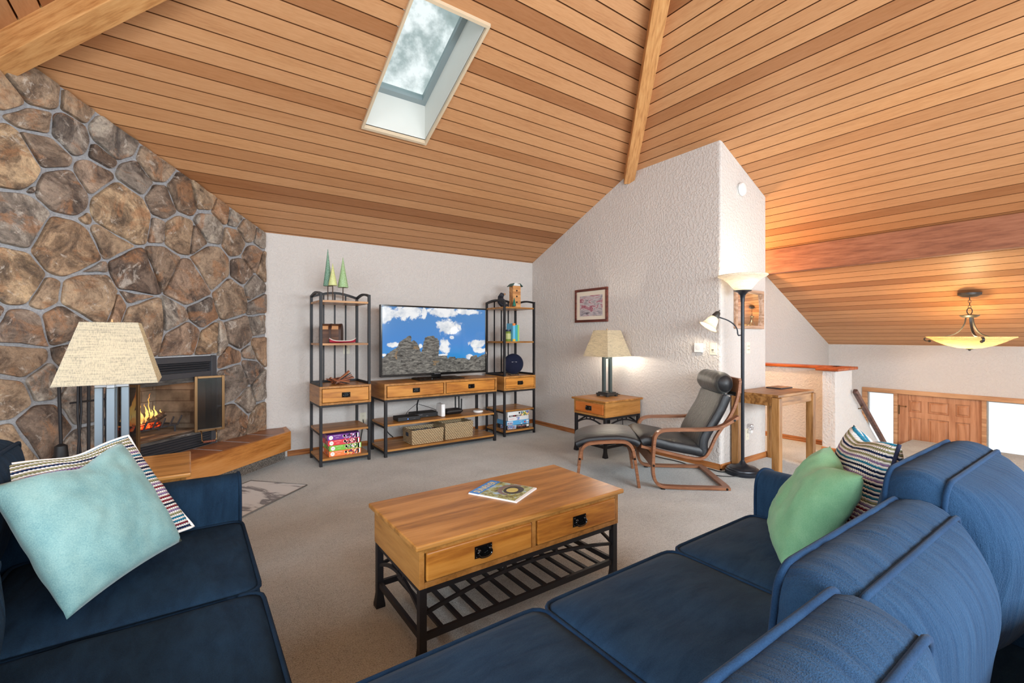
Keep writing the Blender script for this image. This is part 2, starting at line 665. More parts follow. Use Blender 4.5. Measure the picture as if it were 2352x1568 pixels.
def frosted():
    t = NT('rain_glass')
    v = t.coord((1, 1, 1))
    a = t.noise(v, 26, 4, 0.6)
    t.col(L(245, 248, 250))
    t.set(Roughness=0.45)
    t.b.inputs['Transmission Weight'].default_value = 1.0
    t.b.inputs['IOR'].default_value = 1.2
    t.bump(a, 0.8, 0.02)
    return t.m


MT['rainglass'] = frosted()


def clear_glass(name, c=(1, 1, 1, 1), mixf=0.08, rough=0.02):
    t = NT(name)
    tr = t.n('BsdfTransparent')
    tr.inputs['Color'].default_value = c
    gl = t.n('BsdfGlossy')
    gl.inputs['Roughness'].default_value = rough
    mx = t.n('MixShader')
    mx.inputs[0].default_value = mixf
    t.l(tr.outputs[0], mx.inputs[1])
    t.l(gl.outputs[0], mx.inputs[2])
    t.l(mx.outputs[0], t.t.nodes['Material Output'].inputs['Surface'])
    return t.m


MT['skyglass'] = clear_glass('weathered_skylight_glass', (0.93, 0.97, 0.97, 1), 0.05)
MT['smokeglass'] = clear_glass('smoked_door_glass', (0.42, 0.42, 0.42, 1), 0.12, 0.15)
# ------------------------------------------------------------------ roof planes (pyramid roof, apex over the coffee table)
def zN(x, y): return 4.717 - 0.437 * y
def zW(x, y): return 3.3986 + 0.437 * x
def zE(x, y): return 5.115 - 0.47 * x
def zS(x, y): return 3.7342 + 0.437 * y
APEX = (1.8926, 1.1244)
P0 = Vector((0.649, 5.39, 0))
DS = Vector((-0.731, -0.683, 0)).normalized()     # along the fireplace wall
DN = Vector((0.683, -0.731, 0)).normalized()      # out of it, into the room


def wallpt(s, off, z):
    p = P0 + DS * s + DN * off
    return Vector((p.x, p.y, z))


def clip2(poly, a, b, c):
    out = []
    n = len(poly)
    for i in range(n):
        p, q = poly[i], poly[(i + 1) % n]
        dp, dq = a * p[0] + b * p[1] - c, a * q[0] + b * q[1] - c
        if dp <= 0: out.append(p)
        if (dp < 0 < dq) or (dq < 0 < dp):
            k = dp / (dp - dq)
            out.append((p[0] + (q[0] - p[0]) * k, p[1] + (q[1] - p[1]) * k))
    return out


def area2(p):
    return 0.5 * sum(p[i][0] * p[(i + 1) % len(p)][1] - p[(i + 1) % len(p)][0] * p[i][1] for i in range(len(p)))


def boards(mb, poly, zf, d, slope, mi, hole=None, rnd=random.Random(3)):
    pitch = 0.122 / math.sqrt(1 + slope * slope)
    ks = [p[0] * d[0] + p[1] * d[1] for p in poly]
    k0, k1 = min(ks), max(ks)
    i0, i1 = int(math.floor(k0 / pitch)), int(math.ceil(k1 / pitch))
    for i in range(i0, i1):
        lo, hi = i * pitch, (i + 1) * pitch
        g = 0.0048
        base = clip2(clip2(poly, -d[0], -d[1], -(lo + g)), d[0], d[1], hi - g)
        if len(base) < 3: continue
        pieces = [base]
        if hole:
            x0, x1, y0, y1 = hole
            pieces = [clip2(base, 1, 0, x0), clip2(base, -1, 0, -x1)]
            mid = clip2(clip2(base, -1, 0, -x0), 1, 0, x1)
            if len(mid) >= 3: pieces += [clip2(mid, 0, 1, y0), clip2(mid, 0, -1, -y1)]
        mb.tv = rnd.random()
        for pc in pieces:
            if len(pc) < 3 or abs(area2(pc)) < 2e-5: continue
            if area2(pc) < 0: pc = pc[::-1]
            lowr = []
            for x, y in pc:
                k = (x * d[0] + y * d[1] - lo) / pitch
                lowr.append((x, y, zf(x, y) - 0.002 * (1 - k)))
            lo_ = [mb.v(p) for p in lowr]
            hi_ = [mb.v((x, y, zf(x, y) + 0.019)) for x, y in pc]
            for a_ in range(len(pc)):
                b_ = (a_ + 1) % len(pc)
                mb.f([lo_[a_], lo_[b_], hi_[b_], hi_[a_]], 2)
            mb.f(lo_[::-1], mi)
    mb.tv = 0.5


cm = MB()
NWb = (-2.38, 5.397)       # hip N/W line x+y=3.017 -> ends at the fireplace wall
polyN = [APEX, (4.16 + 1.7, 1.0755 * 5.86 - 0.911), (5.86, 5.45), (0.60, 5.45), (-1.02, 4.037)]
polyN = clip2(polyN, 0, 1, 5.42)
SKY = (1.19, 1.745, 2.78, 3.84)
boards(cm, polyN, zN, (0, -1), 0.437, 0, hole=SKY)
polyE = [APEX, (8.5, 3.16 - 1.0755 * 8.5), (8.5, 5.42), (5.886, 5.42)]
polyE = clip2(polyE, 1, 0, 8.46)
polyE = clip2(polyE, 0, -1, 3.1)
boards(cm, polyE, zE, (-1, 0), 0.47, 1, rnd=random.Random(11))
polyW = [APEX, (-1.02, 4.037), (-2.42, 2.55), (-2.42, -3.188), ]
polyW = clip2(polyW, 0, -1, 3.1)
boards(cm, polyW, zW, (1, 0), 0.437, 1, rnd=random.Random(5))
polyS = [APEX, (-2.42, -3.188), (8.5, 3.16 - 1.0755 * 8.5)]
polyS = clip2(polyS, 0, -1, 3.06)
boards(cm, polyS, zS, (0, 1), 0.437, 0, rnd=random.Random(6))
# solid deck above the boards
for poly, zf, hole in ((polyN, zN, SKY), (polyE, zE, None), (polyW, zW, None), (polyS, zS, None)):
    pcs = [poly]
    if hole:
        x0, x1, y0, y1 = hole
        mid = clip2(clip2(poly, -1, 0, -x0), 1, 0, x1)
        pcs = [clip2(poly, 1, 0, x0), clip2(poly, -1, 0, -x1), clip2(mid, 0, 1, y0), clip2(mid, 0, -1, -y1)]
    for pc in pcs:
        if len(pc) >= 3:
            if area2(pc) < 0: pc = pc[::-1]
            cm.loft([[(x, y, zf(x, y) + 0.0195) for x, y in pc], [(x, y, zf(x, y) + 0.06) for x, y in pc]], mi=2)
structure(cm.build('ceiling', [MT['cedar_x'], MT['cedar_y'], MT['groove_shade']]))


# hip beams and the cross beam
def hip_beam(name, a, b, w, h, zfun):
    a, b = Vector((*a, 0)), Vector((*b, 0))
    ln = (b - a).length
    za, zb = zfun(a.x, a.y), zfun(b.x, b.y)
    ang = math.atan2(b.y - a.y, b.x - a.x)
    m = MB()
    L3 = math.hypot(ln, zb - za)
    m.box(0, L3, -w / 2, w / 2, -h, 0.012)
    o = m.build(name, MT['beam'], bevel=0.004)
    pitch = math.atan2(zb - za, ln)
    o.matrix_world = Matrix.Translation((a.x, a.y, za)) @ Matrix.Rotation(ang, 4, 'Z') @ Matrix.Rotation(-pitch, 4, 'Y')
    return structure(o)


hip_beam('trim_1', (4.185, 3.59), (1.95, 1.186), 0.115, 0.115, lambda x, y: max(zN(x, y), 0) if False else min(zN(x, y), zE(x, y)))
hip_beam('trim_2', (-1.06, 4.077), (1.86, 1.157), 0.135, 0.17, lambda x, y: min(zN(x, y), zW(x, y)))
hip_beam('trim_3', (5.9, -3.1), (1.92, 1.095), 0.115, 0.115, lambda x, y: min(zS(x, y), zE(x, y)))
hip_beam('trim_4', (-2.3, -3.06), (1.87, 1.10), 0.115, 0.115, lambda x, y: min(zS(x, y), zW(x, y)))
m = MB()
m.box(5.86, 5.95, -3.0, 3.115, 2.052, 2.345)
structure(m.build('trim_5', MT['beam_dark'], bevel=0.006))

# ------------------------------------------------------------------ floor
m = MB()
m.prism([(-2.42, -3.05), (6.2, -3.05), (6.2, 2.07), (6.2, 5.5), (-2.42, 5.5)], -0.08, 0)
structure(m.build('floor', MT['carpet']))
m = MB()
for i in range(8):
    m.box(6.2 + i * 0.235, 8.43, -3.0, 2.07, -0.19 * (i + 2), -0.19 * (i + 1))
structure(m.build('floor_stairs', MT['carpet']))

# ------------------------------------------------------------------ walls
m = MB()
m.box(0.5, 4.2, 5.39, 5.5, -0.02, 2.385)
structure(m.build('wall_back', MT['wall']))
m = MB()
ring = [(4.16, 2.445), (5.03, 2.445), (5.03, 4.53), (5.03, 5.45), (4.16, 5.45), (4.16, 3.563)]
rr = 0.018
ring2 = [(4.16, 2.445 + rr), (4.16 + rr * 0.3, 2.445 + rr * 0.3), (4.16 + rr, 2.445), (5.03 - rr, 2.445), (5.03 - rr * 0.3, 2.445 + rr * 0.3), (5.03, 2.445 + rr), (5.03, 4.53), (5.03, 5.45), (4.16, 5.45), (4.16, 3.563)]
zt = lambda x, y: min(zN(x, y), zE(x, y)) + 0.014
lo = [m.v((x, y, -0.02)) for x, y in ring2]
hi = [m.v((x, y, zt(x, y))) for x, y in ring2]
for i in range(len(ring2)):
    j = (i + 1) % len(ring2)
    m.f([lo[i], lo[j], hi[j], hi[i]])
m.f(hi)
m.f(lo[::-1])
structure(m.build('wall_right', MT['wall']))
# hall end wall, entry gable wall and entry wall
m = MB()
m.box(5.03, 6.24, 5.3, 5.4, -0.02, 2.4)
m.box(6.103, 6.237, 3.215, 5.3, -0.02, 2.32)
structure(m.build('wall_hall', MT['wall_white']))
m = MB()
m.loft([[(6.1, 3.115, -1.7), (8.5, 3.115, -1.7), (8.5, 3.115, zE(8.5, 0) + 0.012), (6.1, 3.115, zE(6.1, 0) + 0.012)],
        [(6.1, 3.22, -1.7), (8.5, 3.22, -1.7), (8.5, 3.22, zE(8.5, 0) + 0.012), (6.1, 3.22, zE(6.1, 0) + 0.012)]])
structure(m.build('wall_entry_side', MT['wall_white']))
XW = 8.43
m = MB()
m.box(XW, XW + 0.12, -3.0, 0.93, -1.7, 1.17)
m.box(XW, XW + 0.12, 2.64, 3.2, -1.7, 1.17)
m.box(XW, XW + 0.12, 0.93, 2.64, 0.49, 1.17)
structure(m.build('wall_entry', MT['wall_white']))
# half wall between the hall and the stairs, with its thicker end post
m = MB()
m.box(6.1, 6.23, 2.19, 3.13, -0.02, 0.90)
m.box(5.77, 6.23, 2.066, 2.20, -0.02, 0.90)
structure(m.build('wall_half', MT['wall_white'], bevel=0.008))
m = MB()
m.box(6.06, 6.27, 2.16, 3.14, 0.90, 0.932)
m.box(5.71, 6.27, 2.02, 2.245, 0.90, 0.932)
structure(m.build('trim_6', MT['cap_wood'], bevel=0.007))
m = MB()
m.loft([[(6.225, 2.068, -0.9), (6.225, 2.068, 0.60), (7.6, 2.068, -0.44), (7.6, 2.068, -1.7)],
        [(6.225, 2.19, -0.9), (6.225, 2.19, 0.60), (7.6, 2.19, -0.44), (7.6, 2.19, -1.7)]])
structure(m.build('wall_stairs', MT['wall_white']))
# solid walls behind the camera, without openings
m = MB()
m.box(-2.42, 8.5, -3.1, -3.0, -1.7, 2.35)
structure(m.build('wall_front', MT['wall_white']))
m = MB()
m.box(-2.5, -2.4, -3.1, 2.6, -0.05, 2.4)
structure(m.build('wall_left', MT['wall_white']))

# ------------------------------------------------------------------ baseboards
def base(name, a, b, nrm, mat):
    a, b, n = Vector((*a, 0)), Vector((*b, 0)), Vector((*nrm, 0))
    q = MB()
    prof = [(0, 0.0), (0.014, 0.0), (0.014, 0.018), (0.011, 0.022), (0.011, 0.044), (0.004, 0.056), (0, 0.056)]
    q.loft([[a + n * d + Vector((0, 0, z)) for d, z in prof], [b + n * d + Vector((0, 0, z)) for d, z in prof]])
    return structure(q.build(name, mat))


base('baseboard_back', (0.86, 5.39), (4.16, 5.39), (0, -1), MT['trim_oak'])
base('baseboard_right', (4.16, 5.39), (4.16, 2.431), (-1, 0), MT['trim_oak_y'])
base('baseboard_right_end', (4.146, 2.445), (5.044, 2.445), (0, -1), MT['trim_oak'])
base('baseboard_hall', (5.03, 2.431), (5.03, 5.3), (1, 0), MT['trim_oak_y'])
base('baseboard_half_wall', (6.1, 3.13), (6.1, 2.20), (-1, 0), MT['trim_oak_y'])
base('baseboard_post', (5.77, 2.20), (5.77, 2.052), (-1, 0), MT['trim_oak_y'])
base('baseboard_post_front', (5.756, 2.066), (6.2, 2.066), (0, -1), MT['trim_oak'])

# ------------------------------------------------------------------ stone fireplace wall
LEN = 4.14


def zceil_s(s):
    p = wallpt(s, 0, 0)
    return min(zN(p.x, p.y), zW(p.x, p.y))


FX0, FX1, FZ1 = 0.61, 1.56, 1.11       # hole for the fire insert
fireM = Matrix.Translation(P0) @ Matrix.Rotation(math.atan2(DS.y, DS.x), 4, 'Z')   # local x along the wall, y into the room
m = MB()
for s0, s1, zb in ((0, FX0, 0), (FX1, LEN, 0), (FX0, FX1, FZ1)):
    cuts = [s0] + [c for c in (2.137,) if s0 < c < s1] + [s1]
    pts = [(c, zceil_s(c) + 0.014) for c in cuts]
    outl = [(s0, zb), (s1, zb)] + [(c, z) for c, z in reversed(pts)]
    m.loft([[(s, 0.0, z) for s, z in outl], [(s, -0.06, z) for s, z in outl]], mi=0)
seeds = [(2.1, 2.99), (1.99, 2.86), (1.73, 2.84), (2.08, 2.78), (1.95, 2.63), (1.78, 2.62), (1.51, 2.72), (1.21, 2.62), (1.91, 2.44), (2.1, 2.32), (1.58, 2.57), (1.35, 2.47), (2.0, 2.24), (1.82, 2.22), (1.63, 2.36), (1.45, 2.19), (0.96, 2.45), (0.74, 2.52), (1.15, 2.35), (2.04, 1.96), (1.69, 2.09), (1.53, 1.99), (1.82, 1.86), (2.08, 1.66), (1.67, 1.67), (1.35, 1.73), (1.13, 1.82), (1.18, 2.15), (0.98, 2.14), (0.68, 2.25), (0.55, 2.45), (0.41, 2.43), (0.41, 2.19), (0.27, 2.33), (0.1, 2.29), (0.82, 2.12), (0.91, 1.71), (0.66, 1.91), (0.32, 1.9), (0.18, 2.06), (0.02, 2.0), (0.17, 1.75), (0.44, 1.65), (2.04, 1.31), (1.77, 1.37), (1.9, 1.57), (1.66, 1.55), (1.5, 1.5), (1.36, 1.59), (1.29, 1.42), (1.02, 1.45), (0.94, 1.3), (0.67, 1.22), (0.81, 1.5), (0.1, 1.6), (0.08, 1.4), (0.34, 1.31), (0.06, 1.17), (0.46, 1.02), (0.43, 0.86), (0.22, 1.09), (0.24, 0.94), (0.28, 0.65), (0.08, 0.74), (0.39, 0.52), (0.04, 0.43), (1.94, 0.99), (2.06, 1.14), (2.12, 0.93), (1.94, 0.70), (2.1, 0.62), (1.69, 0.85), (1.68, 0.5), (1.72, 1.17)]
swt = {15: .03, 22: .03, 46: .025, 49: .012, 6: .012, 23: .02, 19: .02, 1: .015, 12: -.01, 20: -.015, 27: -.015, 44: .01, 36: .02, 37: .015, 42: .012, 25: .015, 4: -.006, 10: -.008, 34: -.01, 35: -.01, 59: .02, 60: -.01, 65: .015, 66: -.008, 9: .015, 13: .01}
stint = {46: 0.2, 6: 0.82, 15: 0.5, 9: 0.5, 13: 0.36, 23: 0.5, 3: 0.2, 0: 0.0}
rs = random.Random(21)
k = 0
while len(seeds) < 128 and k < 4000:
    k += 1
    q = (rs.uniform(2.2, LEN), rs.uniform(0.05, 3.1))
    if all((q[0] - a) ** 2 + (q[1] - b) ** 2 > 0.2 ** 2 for a, b in seeds): seeds.append(q)
region = [(0.0, 0.30), (LEN, 0.30), (LEN, zceil_s(LEN)), (2.137, zceil_s(2.137)), (0.0, zceil_s(0.0))]
for i, (a, b) in enumerate(seeds):
    cell = region
    for j, (c, d) in enumerate(seeds):
        if i == j: continue
        if (a - c) ** 2 + (b - d) ** 2 > 1.6: continue
        nx, ny = c - a, d - b
        cell = clip2(cell, nx, ny, (c * c + d * d - a * a - b * b + swt.get(i, 0) - swt.get(j, 0)) / 2)
        if len(cell) < 3: break
    if len(cell) < 3: continue
    if i in (52, 53) or True:
        pcs = [clip2(cell, 1, 0, FX0), clip2(cell, -1, 0, -FX1), clip2(clip2(clip2(cell, -1, 0, -FX0), 1, 0, FX1), 0, -1, -FZ1)]
        big = [p for p in pcs if len(p) >= 3 and abs(area2(p)) > 0.0012]
        touches = any(FX0 < x < FX1 and z < FZ1 for x, z in cell)
        parts = big if touches else [cell]
        if touches and a < FX0 - 0.0: parts = [p for p in big if max(x for x, z in p) <= FX0 + 1e-6] or big
    for pc in parts:
        if area2(pc) < 0: pc = pc[::-1]
        # densify, jitter, round
        pts = []
        n = len(pc)
        for t in range(n):
            p, q = Vector(pc[t]), Vector(pc[(t + 1) % n])
            sg = max(1, int((q - p).length / 0.05))
            for u in range(sg): pts.append(p.lerp(q, u / sg))
        cx = sum((p for p in pts), Vector((0, 0))) / len(pts)
        ins = 0.010
        out = []
        for p in pts:
            d = p - cx
            r = d.length
            jit = mnoise.noise(Vector((p.x * 9, p.y * 9, 3.1 + i))) * 0.011
            out.append(cx + d * max(0.3, (r - ins * 1.25 + jit) / max(r, 1e-4)))
        out = [Vector((v.x, v.y)) for v in smoothpath([Vector((p.x, p.y, 0)) for p in out], 2, True)]
        m.tv = stint.get(i, rs.random())
        h = rs.uniform(0.022, 0.036)
        rings = []
        for f, hh in ((1.0, 0.0), (0.995, h * 0.62), (0.965, h * 0.95), (0.90, h), (0.6, h + 0.004)):
            ring = []
            for p in out:
                w = cx + (p - cx) * f
                e = mnoise.noise(Vector((w.x * 7, w.y * 7, i * 1.7))) * 0.008 if hh > 0 else 0
                ring.append((w.x, hh + e, w.y))
            rings.append(ring)
        R = [[m.v(p) for p in ring] for ring in rings]
        for a0, b0 in zip(R, R[1:]):
            for t in range(len(a0)): m.f([a0[t], a0[(t + 1) % len(a0)], b0[(t + 1) % len(a0)], b0[t]], 1)
        c0 = m.v((cx.x, h + 0.006, cx.y))
        for t in range(len(R[-1])): m.f([R[-1][t], R[-1][(t + 1) % len(out)], c0], 1)
m.tv = 0.5
o = m.build('wall_fireplace', [MT['mortar'], MT['stone']], smooth='auto')
o.matrix_world = fireM
structure(o)

# ------------------------------------------------------------------ skylight
x0, x1, y0, y1 = SKY
K = 0.36
x0, x1, y0, y1 = x0 + .005, x1 - .005, y0 + .005, y1 - .005
sk = thing('window_1', 'slanted roof skylight with white shaft in the wood ceiling', 'skylight')
structure(sk)
m = MB()
zc = lambda x, y, k: zN(x, y) + k
for (a, b) in (((x0, y0), (x0, y1)), ((x0, y1), (x1, y1)), ((x1, y1), (x1, y0)), ((x1, y0), (x0, y0))):
    A, B = Vector((*a, 0)), Vector((*b, 0))
    d = (B - A).normalized()
    nn = Vector((-d.y, d.x, 0)) * 0.03
    q0 = [(p.x, p.y, zc(p.x, p.y, 0.004)) for p in (A, B)]
    q1 = [(p.x, p.y, zc(p.x, p.y, K)) for p in (A, B)]
    r0 = [(p.x, p.y, zc(p.x, p.y, 0.004)) for p in (A + nn, B + nn)]
    r1 = [(p.x, p.y, zc(p.x, p.y, K)) for p in (A + nn, B + nn)]
    m.loft([[q0[0], q0[1], q1[1], q1[0]], [r0[0], r0[1], r1[1], r1[0]]])
m.build('shaft', MT['shaft'], sk)
m = MB()
for (xa, xb, ya, yb) in ((x0 - .02, x1 + .02, y1, y1 + .02), (x0 - .02, x1 + .02, y0 - .02, y0), (x0 - .02, x0, y0, y1), (x1, x1 + .02, y0, y1)):
    for g, (e, hgt) in enumerate(((0, 0.024),)):
        m.loft([[(xa + e * 0, ya, zc(xa, ya, -hgt)), (xb, ya, zc(xb, ya, -hgt)), (xb, yb, zc(xb, yb, -hgt)), (xa, yb, zc(xa, yb, -hgt))],
                [(xa, ya, zc(xa, ya, 0.01)), (xb, ya, zc(xb, ya, 0.01)), (xb, yb, zc(xb, yb, 0.01)), (xa, yb, zc(xa, yb, 0.01))]])
m.build('casing', plain('bleached_casing_wood', L(208, 186, 156), 0.5), sk)
m = MB()
fr = 0.045
for (xa, xb, ya, yb) in ((x0, x1, y1 - fr, y1), (x0, x1, y0, y0 + fr), (x0, x0 + fr, y0 + fr, y1 - fr), (x1 - fr, x1, y0 + fr, y1 - fr)):
    m.loft([[(xa, ya, zc(xa, ya, K - .05)), (xb, ya, zc(xb, ya, K - .05)), (xb, yb, zc(xb, yb, K - .05)), (xa, yb, zc(xa, yb, K - .05))],
            [(xa, ya, zc(xa, ya, K)), (xb, ya, zc(xb, ya, K)), (xb, yb, zc(xb, yb, K)), (xa, yb, zc(xa, yb, K))]])
m.build('window_frame', plain('grey_aluminium', L(150, 162, 164), 0.4, 0.2), sk)
m = MB()
m.loft([[(x, y, zc(x, y, K - .03)) for x, y in ((x0 + .02, y0 + .02), (x1 - .02, y0 + .02), (x1 - .02, y1 - .02), (x0 + .02, y1 - .02))],
        [(x, y, zc(x, y, K - .022)) for x, y in ((x0 + .02, y0 + .02), (x1 - .02, y0 + .02), (x1 - .02, y1 - .02), (x0 + .02, y1 - .02))]])
m.build('pane', MT['skyglass'], sk)

# ------------------------------------------------------------------ entry door with two frosted sidelights
fm = MB()
ZB = -1.55
fm.box(XW - 0.02, XW + 0.10, 0.93, 2.662, 0.445, 0.507)
for ya, yb in ((2.60, 2.662), (2.235, 2.28), (1.325, 1.369), (0.93, 0.985)):
    fm.box(XW - 0.02, XW + 0.10, ya, yb, ZB, 0.445)
structure(fm.build('trim_7', MT['frame_wood'], bevel=0.004))
dr = thing('door_1', 'fir six-panel entry door between two frosted sidelights', 'door')
structure(dr)
m = MB()
Xd = XW + 0.03
ya, yb = 1.369, 2.235
rails_z = [(0.36, 0.445), (0.12, 0.20), (-0.62, -0.48), (ZB, -1.3)]
m.box(Xd, Xd + 0.045, ya, ya + 0.115, ZB, 0.445)
m.box(Xd, Xd + 0.045, yb - 0.115, yb, ZB, 0.445)
cols = [(ya + 0.115, ya + 0.30), (ya + 0.385, yb - 0.385), (yb - 0.30, yb - 0.115)]
mull = [(ya + 0.255, ya + 0.325), (yb - 0.325, yb - 0.255)]
for za, zb in rails_z: m.box(Xd, Xd + 0.045, ya + 0.115, yb - 0.115, za, zb)
for qa, qb in mull: m.box(Xd + 0.0005, Xd + 0.0445, qa, qb, ZB, 0.44)
pc = [(ya + 0.115, ya + 0.255), (ya + 0.325, yb - 0.325), (yb - 0.255, yb - 0.115)]
for za, zb in ((0.20, 0.36), (-0.48, 0.12), (-1.3, -0.62)):
    for qa, qb in pc:
        m.box(Xd + 0.02, Xd + 0.035, qa, qb, za, zb)
        ring0 = [(Xd + 0.02, qa + .012, za + .012), (Xd + 0.02, qb - .012, za + .012), (Xd + 0.02, qb - .012, zb - .012), (Xd + 0.02, qa + .012, zb - .012)]
        ring1 = [(Xd + 0.006, qa + .034, za + .034), (Xd + 0.006, qb - .034, za + .034), (Xd + 0.006, qb - .034, zb - .034), (Xd + 0.006, qa + .034, zb - .034)]
        m.loft([ring0, ring1])
m.build('door_slab', MT['door_wood'], dr, bevel=0.003)
m = MB()
m.tube([(Xd - .012, yb - .005, 0.17), (Xd - .012, yb - .005, 0.27)], 0.007, 8)
m.tube([(Xd - .014, yb + .03, 0.268), (Xd - .014, yb - .085, 0.268)], 0.006, 8)
m.ball((Xd - .014, yb + .03, 0.268), 0.012, 8)
m.ball((Xd - .014, yb - .085, 0.268), 0.012, 8)
m.box(Xd - .01, Xd, yb - .016, yb + .006, 0.15, 0.28)
m.build('security_latch', MT['brass'], dr, smooth='auto')
for nm, qa, qb in (('window_2', 2.28, 2.60), ('window_3', 0.985, 1.325)):
    m = MB()
    m.box(XW + 0.03, XW + 0.036, qa, qb, ZB, 0.445)
    w = structure(m.build(nm, MT['rainglass']))
    w['label'] = 'frosted glass sidelight beside the entry door'
    m = MB()
    for pa, pb in ((qa, qa + .012), (qb - .012, qb)): m.box(XW + 0.02, XW + 0.05, pa, pb, ZB, 0.445)
    m.box(XW + 0.02, XW + 0.05, qa + .012, qb - .012, 0.433, 0.445)
    m.build('window_frame', plain('grey_glazing_bead', L(168, 172, 170), 0.5), w)

m = MB()
for ya, yb, za, zb in ((-2.78, -2.70, -1.08, 1.08), (-0.10, -0.02, -1.08, 1.08), (-1.43, -1.37, -1.0, 1.0), (-2.70, -0.10, 1.0, 1.08), (-2.70, -0.10, -1.08, -1.0)):
    m.box(XW - 0.06, XW, ya, yb, za, zb)
structure(m.build('fill_light_frame', MT['frame_wood'], bevel=0.004))  # added frame around the east fill light; the wall has no window
# ------------------------------------------------------------------ hearth and fireplace insert
HZ = 0.32
he = thing('hearth', 'raised wood-fronted hearth bench with brown tile top along the stone wall', 'hearth', tuple(P0), math.atan2(DS.y, DS.x))
HOFF = 0.37


def tolocal(x, y):
    d = Vector((x, y, 0)) - P0
    return (d.dot(DS), d.dot(DN))


e1 = tolocal(0.846, 5.388)
e2 = tolocal(0.846, 5.089)
plan = [(0.0, 0.0), e1, e2, (4.1, HOFF), (4.1, 0.0)]
# in local axes x = along the wall, y = into the room
m = MB()
inner = [(0.02, 0.005), (e1[0] + 0.03, e1[1] - 0.002), (e2[0] + 0.035, e2[1] - 0.035), (4.08, HOFF - 0.04), (4.08, 0.005)]
m.prism(inner, 0.16, HZ - 0.004)
m.build('tile_top', None or MT.setdefault('hearth_tile', (lambda: (lambda t: (t.col(t.mix(1.0, t.ramp(t.noise(t.coord((1, 1, 1)), 6, 5, 0.6), [(0.3, L(122, 76, 48)), (0.7, L(168, 112, 74))]), (1, 1, 1, 1), 'MULTIPLY')), t.set(Roughness=0.4), t.m)[-1])(NT('brown_slate_tile')))()), he)
m = MB()
for i in range(14):
    sx = 0.30 * i + 0.26
    m.box(sx, sx + 0.006, 0.02, HOFF - 0.05, HZ - 0.0045, HZ - 0.0025)
m.build('grout_lines', MT['mortar'], he)
m = MB()
bv = [(e2[0], e2[1]), (4.1, HOFF), (4.1, HOFF - 0.038), (e2[0] + 0.045, e2[1] - 0.036)]
m.prism(bv[::-1], 0.135, HZ)
m.build('front_board', MT.setdefault('hearth_oak', wood('hearth_oak', L(152, 92, 40), L(190, 126, 62), L(202, 142, 82), axis='X', rings=12, ring_amt=0.5, rnd=False)), he, bevel=0.004)
m = MB()
bv = [e1, e2, (e2[0] + 0.045, e2[1] - 0.036), (e1[0] + 0.05, e1[1] - 0.0)]
m.prism(bv, 0.135, HZ + 0.0005)
m.build('end_board', MT['hearth_oak'], he, bevel=0.004)
m = MB()
m.prism([(0.05, 0.0), (-0.02, 0.16), (0.02, 0.21), (4.0, 0.21), (4.0, 0.0)][::-1], 0.0, 0.16)
m.prism([(0.0, 0.03), (-0.12, 0.12), (-0.03, 0.215), (0.10, 0.10)], 0.0, 0.16)
m.build('carpeted_base', MT['carpet_dark'], he)

MT['stove'] = plain('stove_black_metal', L(66, 66, 70), 0.5)
fp = thing('fireplace', 'black metal fireplace insert with open folding glass doors', 'fireplace', tuple(P0), math.atan2(DS.y, DS.x))
a, b, zt_ = FX0 + 0.004, FX1 - 0.004, FZ1 - 0.004
m = MB()
m.box(a, a + 0.055, -0.05, 0.012, HZ, zt_)
m.box(b - 0.055, b, -0.05, 0.012, HZ, zt_)
m.box(a + 0.055, b - 0.055, -0.05, 0.008, zt_ - 0.05, zt_)
m.box(a + 0.055, b - 0.055, -0.05, 0.008, 0.925, 0.972)
m.build('surround', MT['stove'], fp, bevel=0.003)
m = MB()
m.box(a, b, -0.06, 0.012, HZ - 0.03, HZ + 0.001)
m.build('base_plate', MT['stove'], fp)
m = MB()
for i in range(4):
    z = 0.985 + i * 0.019
    m.loft([[(a + 0.06, -0.03, z + .012), (b - 0.06, -0.03, z + .012), (b - 0.06, -0.026, z + .016), (a + 0.06, -0.026, z + .016)],
            [(a + 0.06, 0.0, z), (b - 0.06, 0.0, z), (b - 0.06, 0.004, z + .006), (a + 0.06, 0.004, z + .006)]])
m.box(a + 0.055, b - 0.055, -0.05, -0.035, 0.972, zt_ - 0.05)
m.build('upper_grille', MT['stove'], fp)
m = MB()
for i in range(5):
    z = HZ + 0.008 + i * 0.021
    m.loft([[(a + 0.06, -0.03, z + .014), (b - 0.06, -0.03, z + .014), (b - 0.06, -0.026, z + .019), (a + 0.06, -0.026, z + .019)],
            [(a + 0.06, 0.0, z), (b - 0.06, 0.0, z), (b - 0.06, 0.004, z + .008), (a + 0.06, 0.004, z + .008)]])
m.box(a + 0.055, b - 0.055, -0.05, -0.035, HZ, 0.43)
m.build('lower_grille', MT['stove'], fp)
ash = NT('sooty_metal')
ash.col(ash.ramp(ash.noise(ash.coord((3, 20, 20)), 3, 5, 0.7), [(0.35, L(40, 38, 36)), (0.6, L(92, 88, 84)), (0.75, L(176, 172, 168))]))
ash.set(Roughness=0.8)
m = MB()
m.box(a + 0.055, b - 0.055, -0.05, 0.012, 0.432, 0.458)
m.build('sill', ash.m, fp, bevel=0.003)
m = MB()
m.box(a + 0.055, b - 0.055, -0.07, 0.0, 0.885, 0.925)
m.build('lintel', ash.m, fp, bevel=0.003)
br = NT('firebrick')
v = br.coord((1, 1, 1), (math.radians(90), 0, 0))
bt = br.n('TexBrick')
bt.offset = 0.5
for k_, val in (('Scale', 1.0), ('Mortar Size', 0.004), ('Brick Width', 0.2), ('Row Height', 0.1)): bt.inputs[k_].default_value = val
bt.inputs['Color1'].default_value = L(158, 142, 124)
bt.inputs['Color2'].default_value = L(142, 128, 110)
bt.inputs['Mortar'].default_value = L(110, 92, 76)
br.l(v, bt.inputs['Vector'])
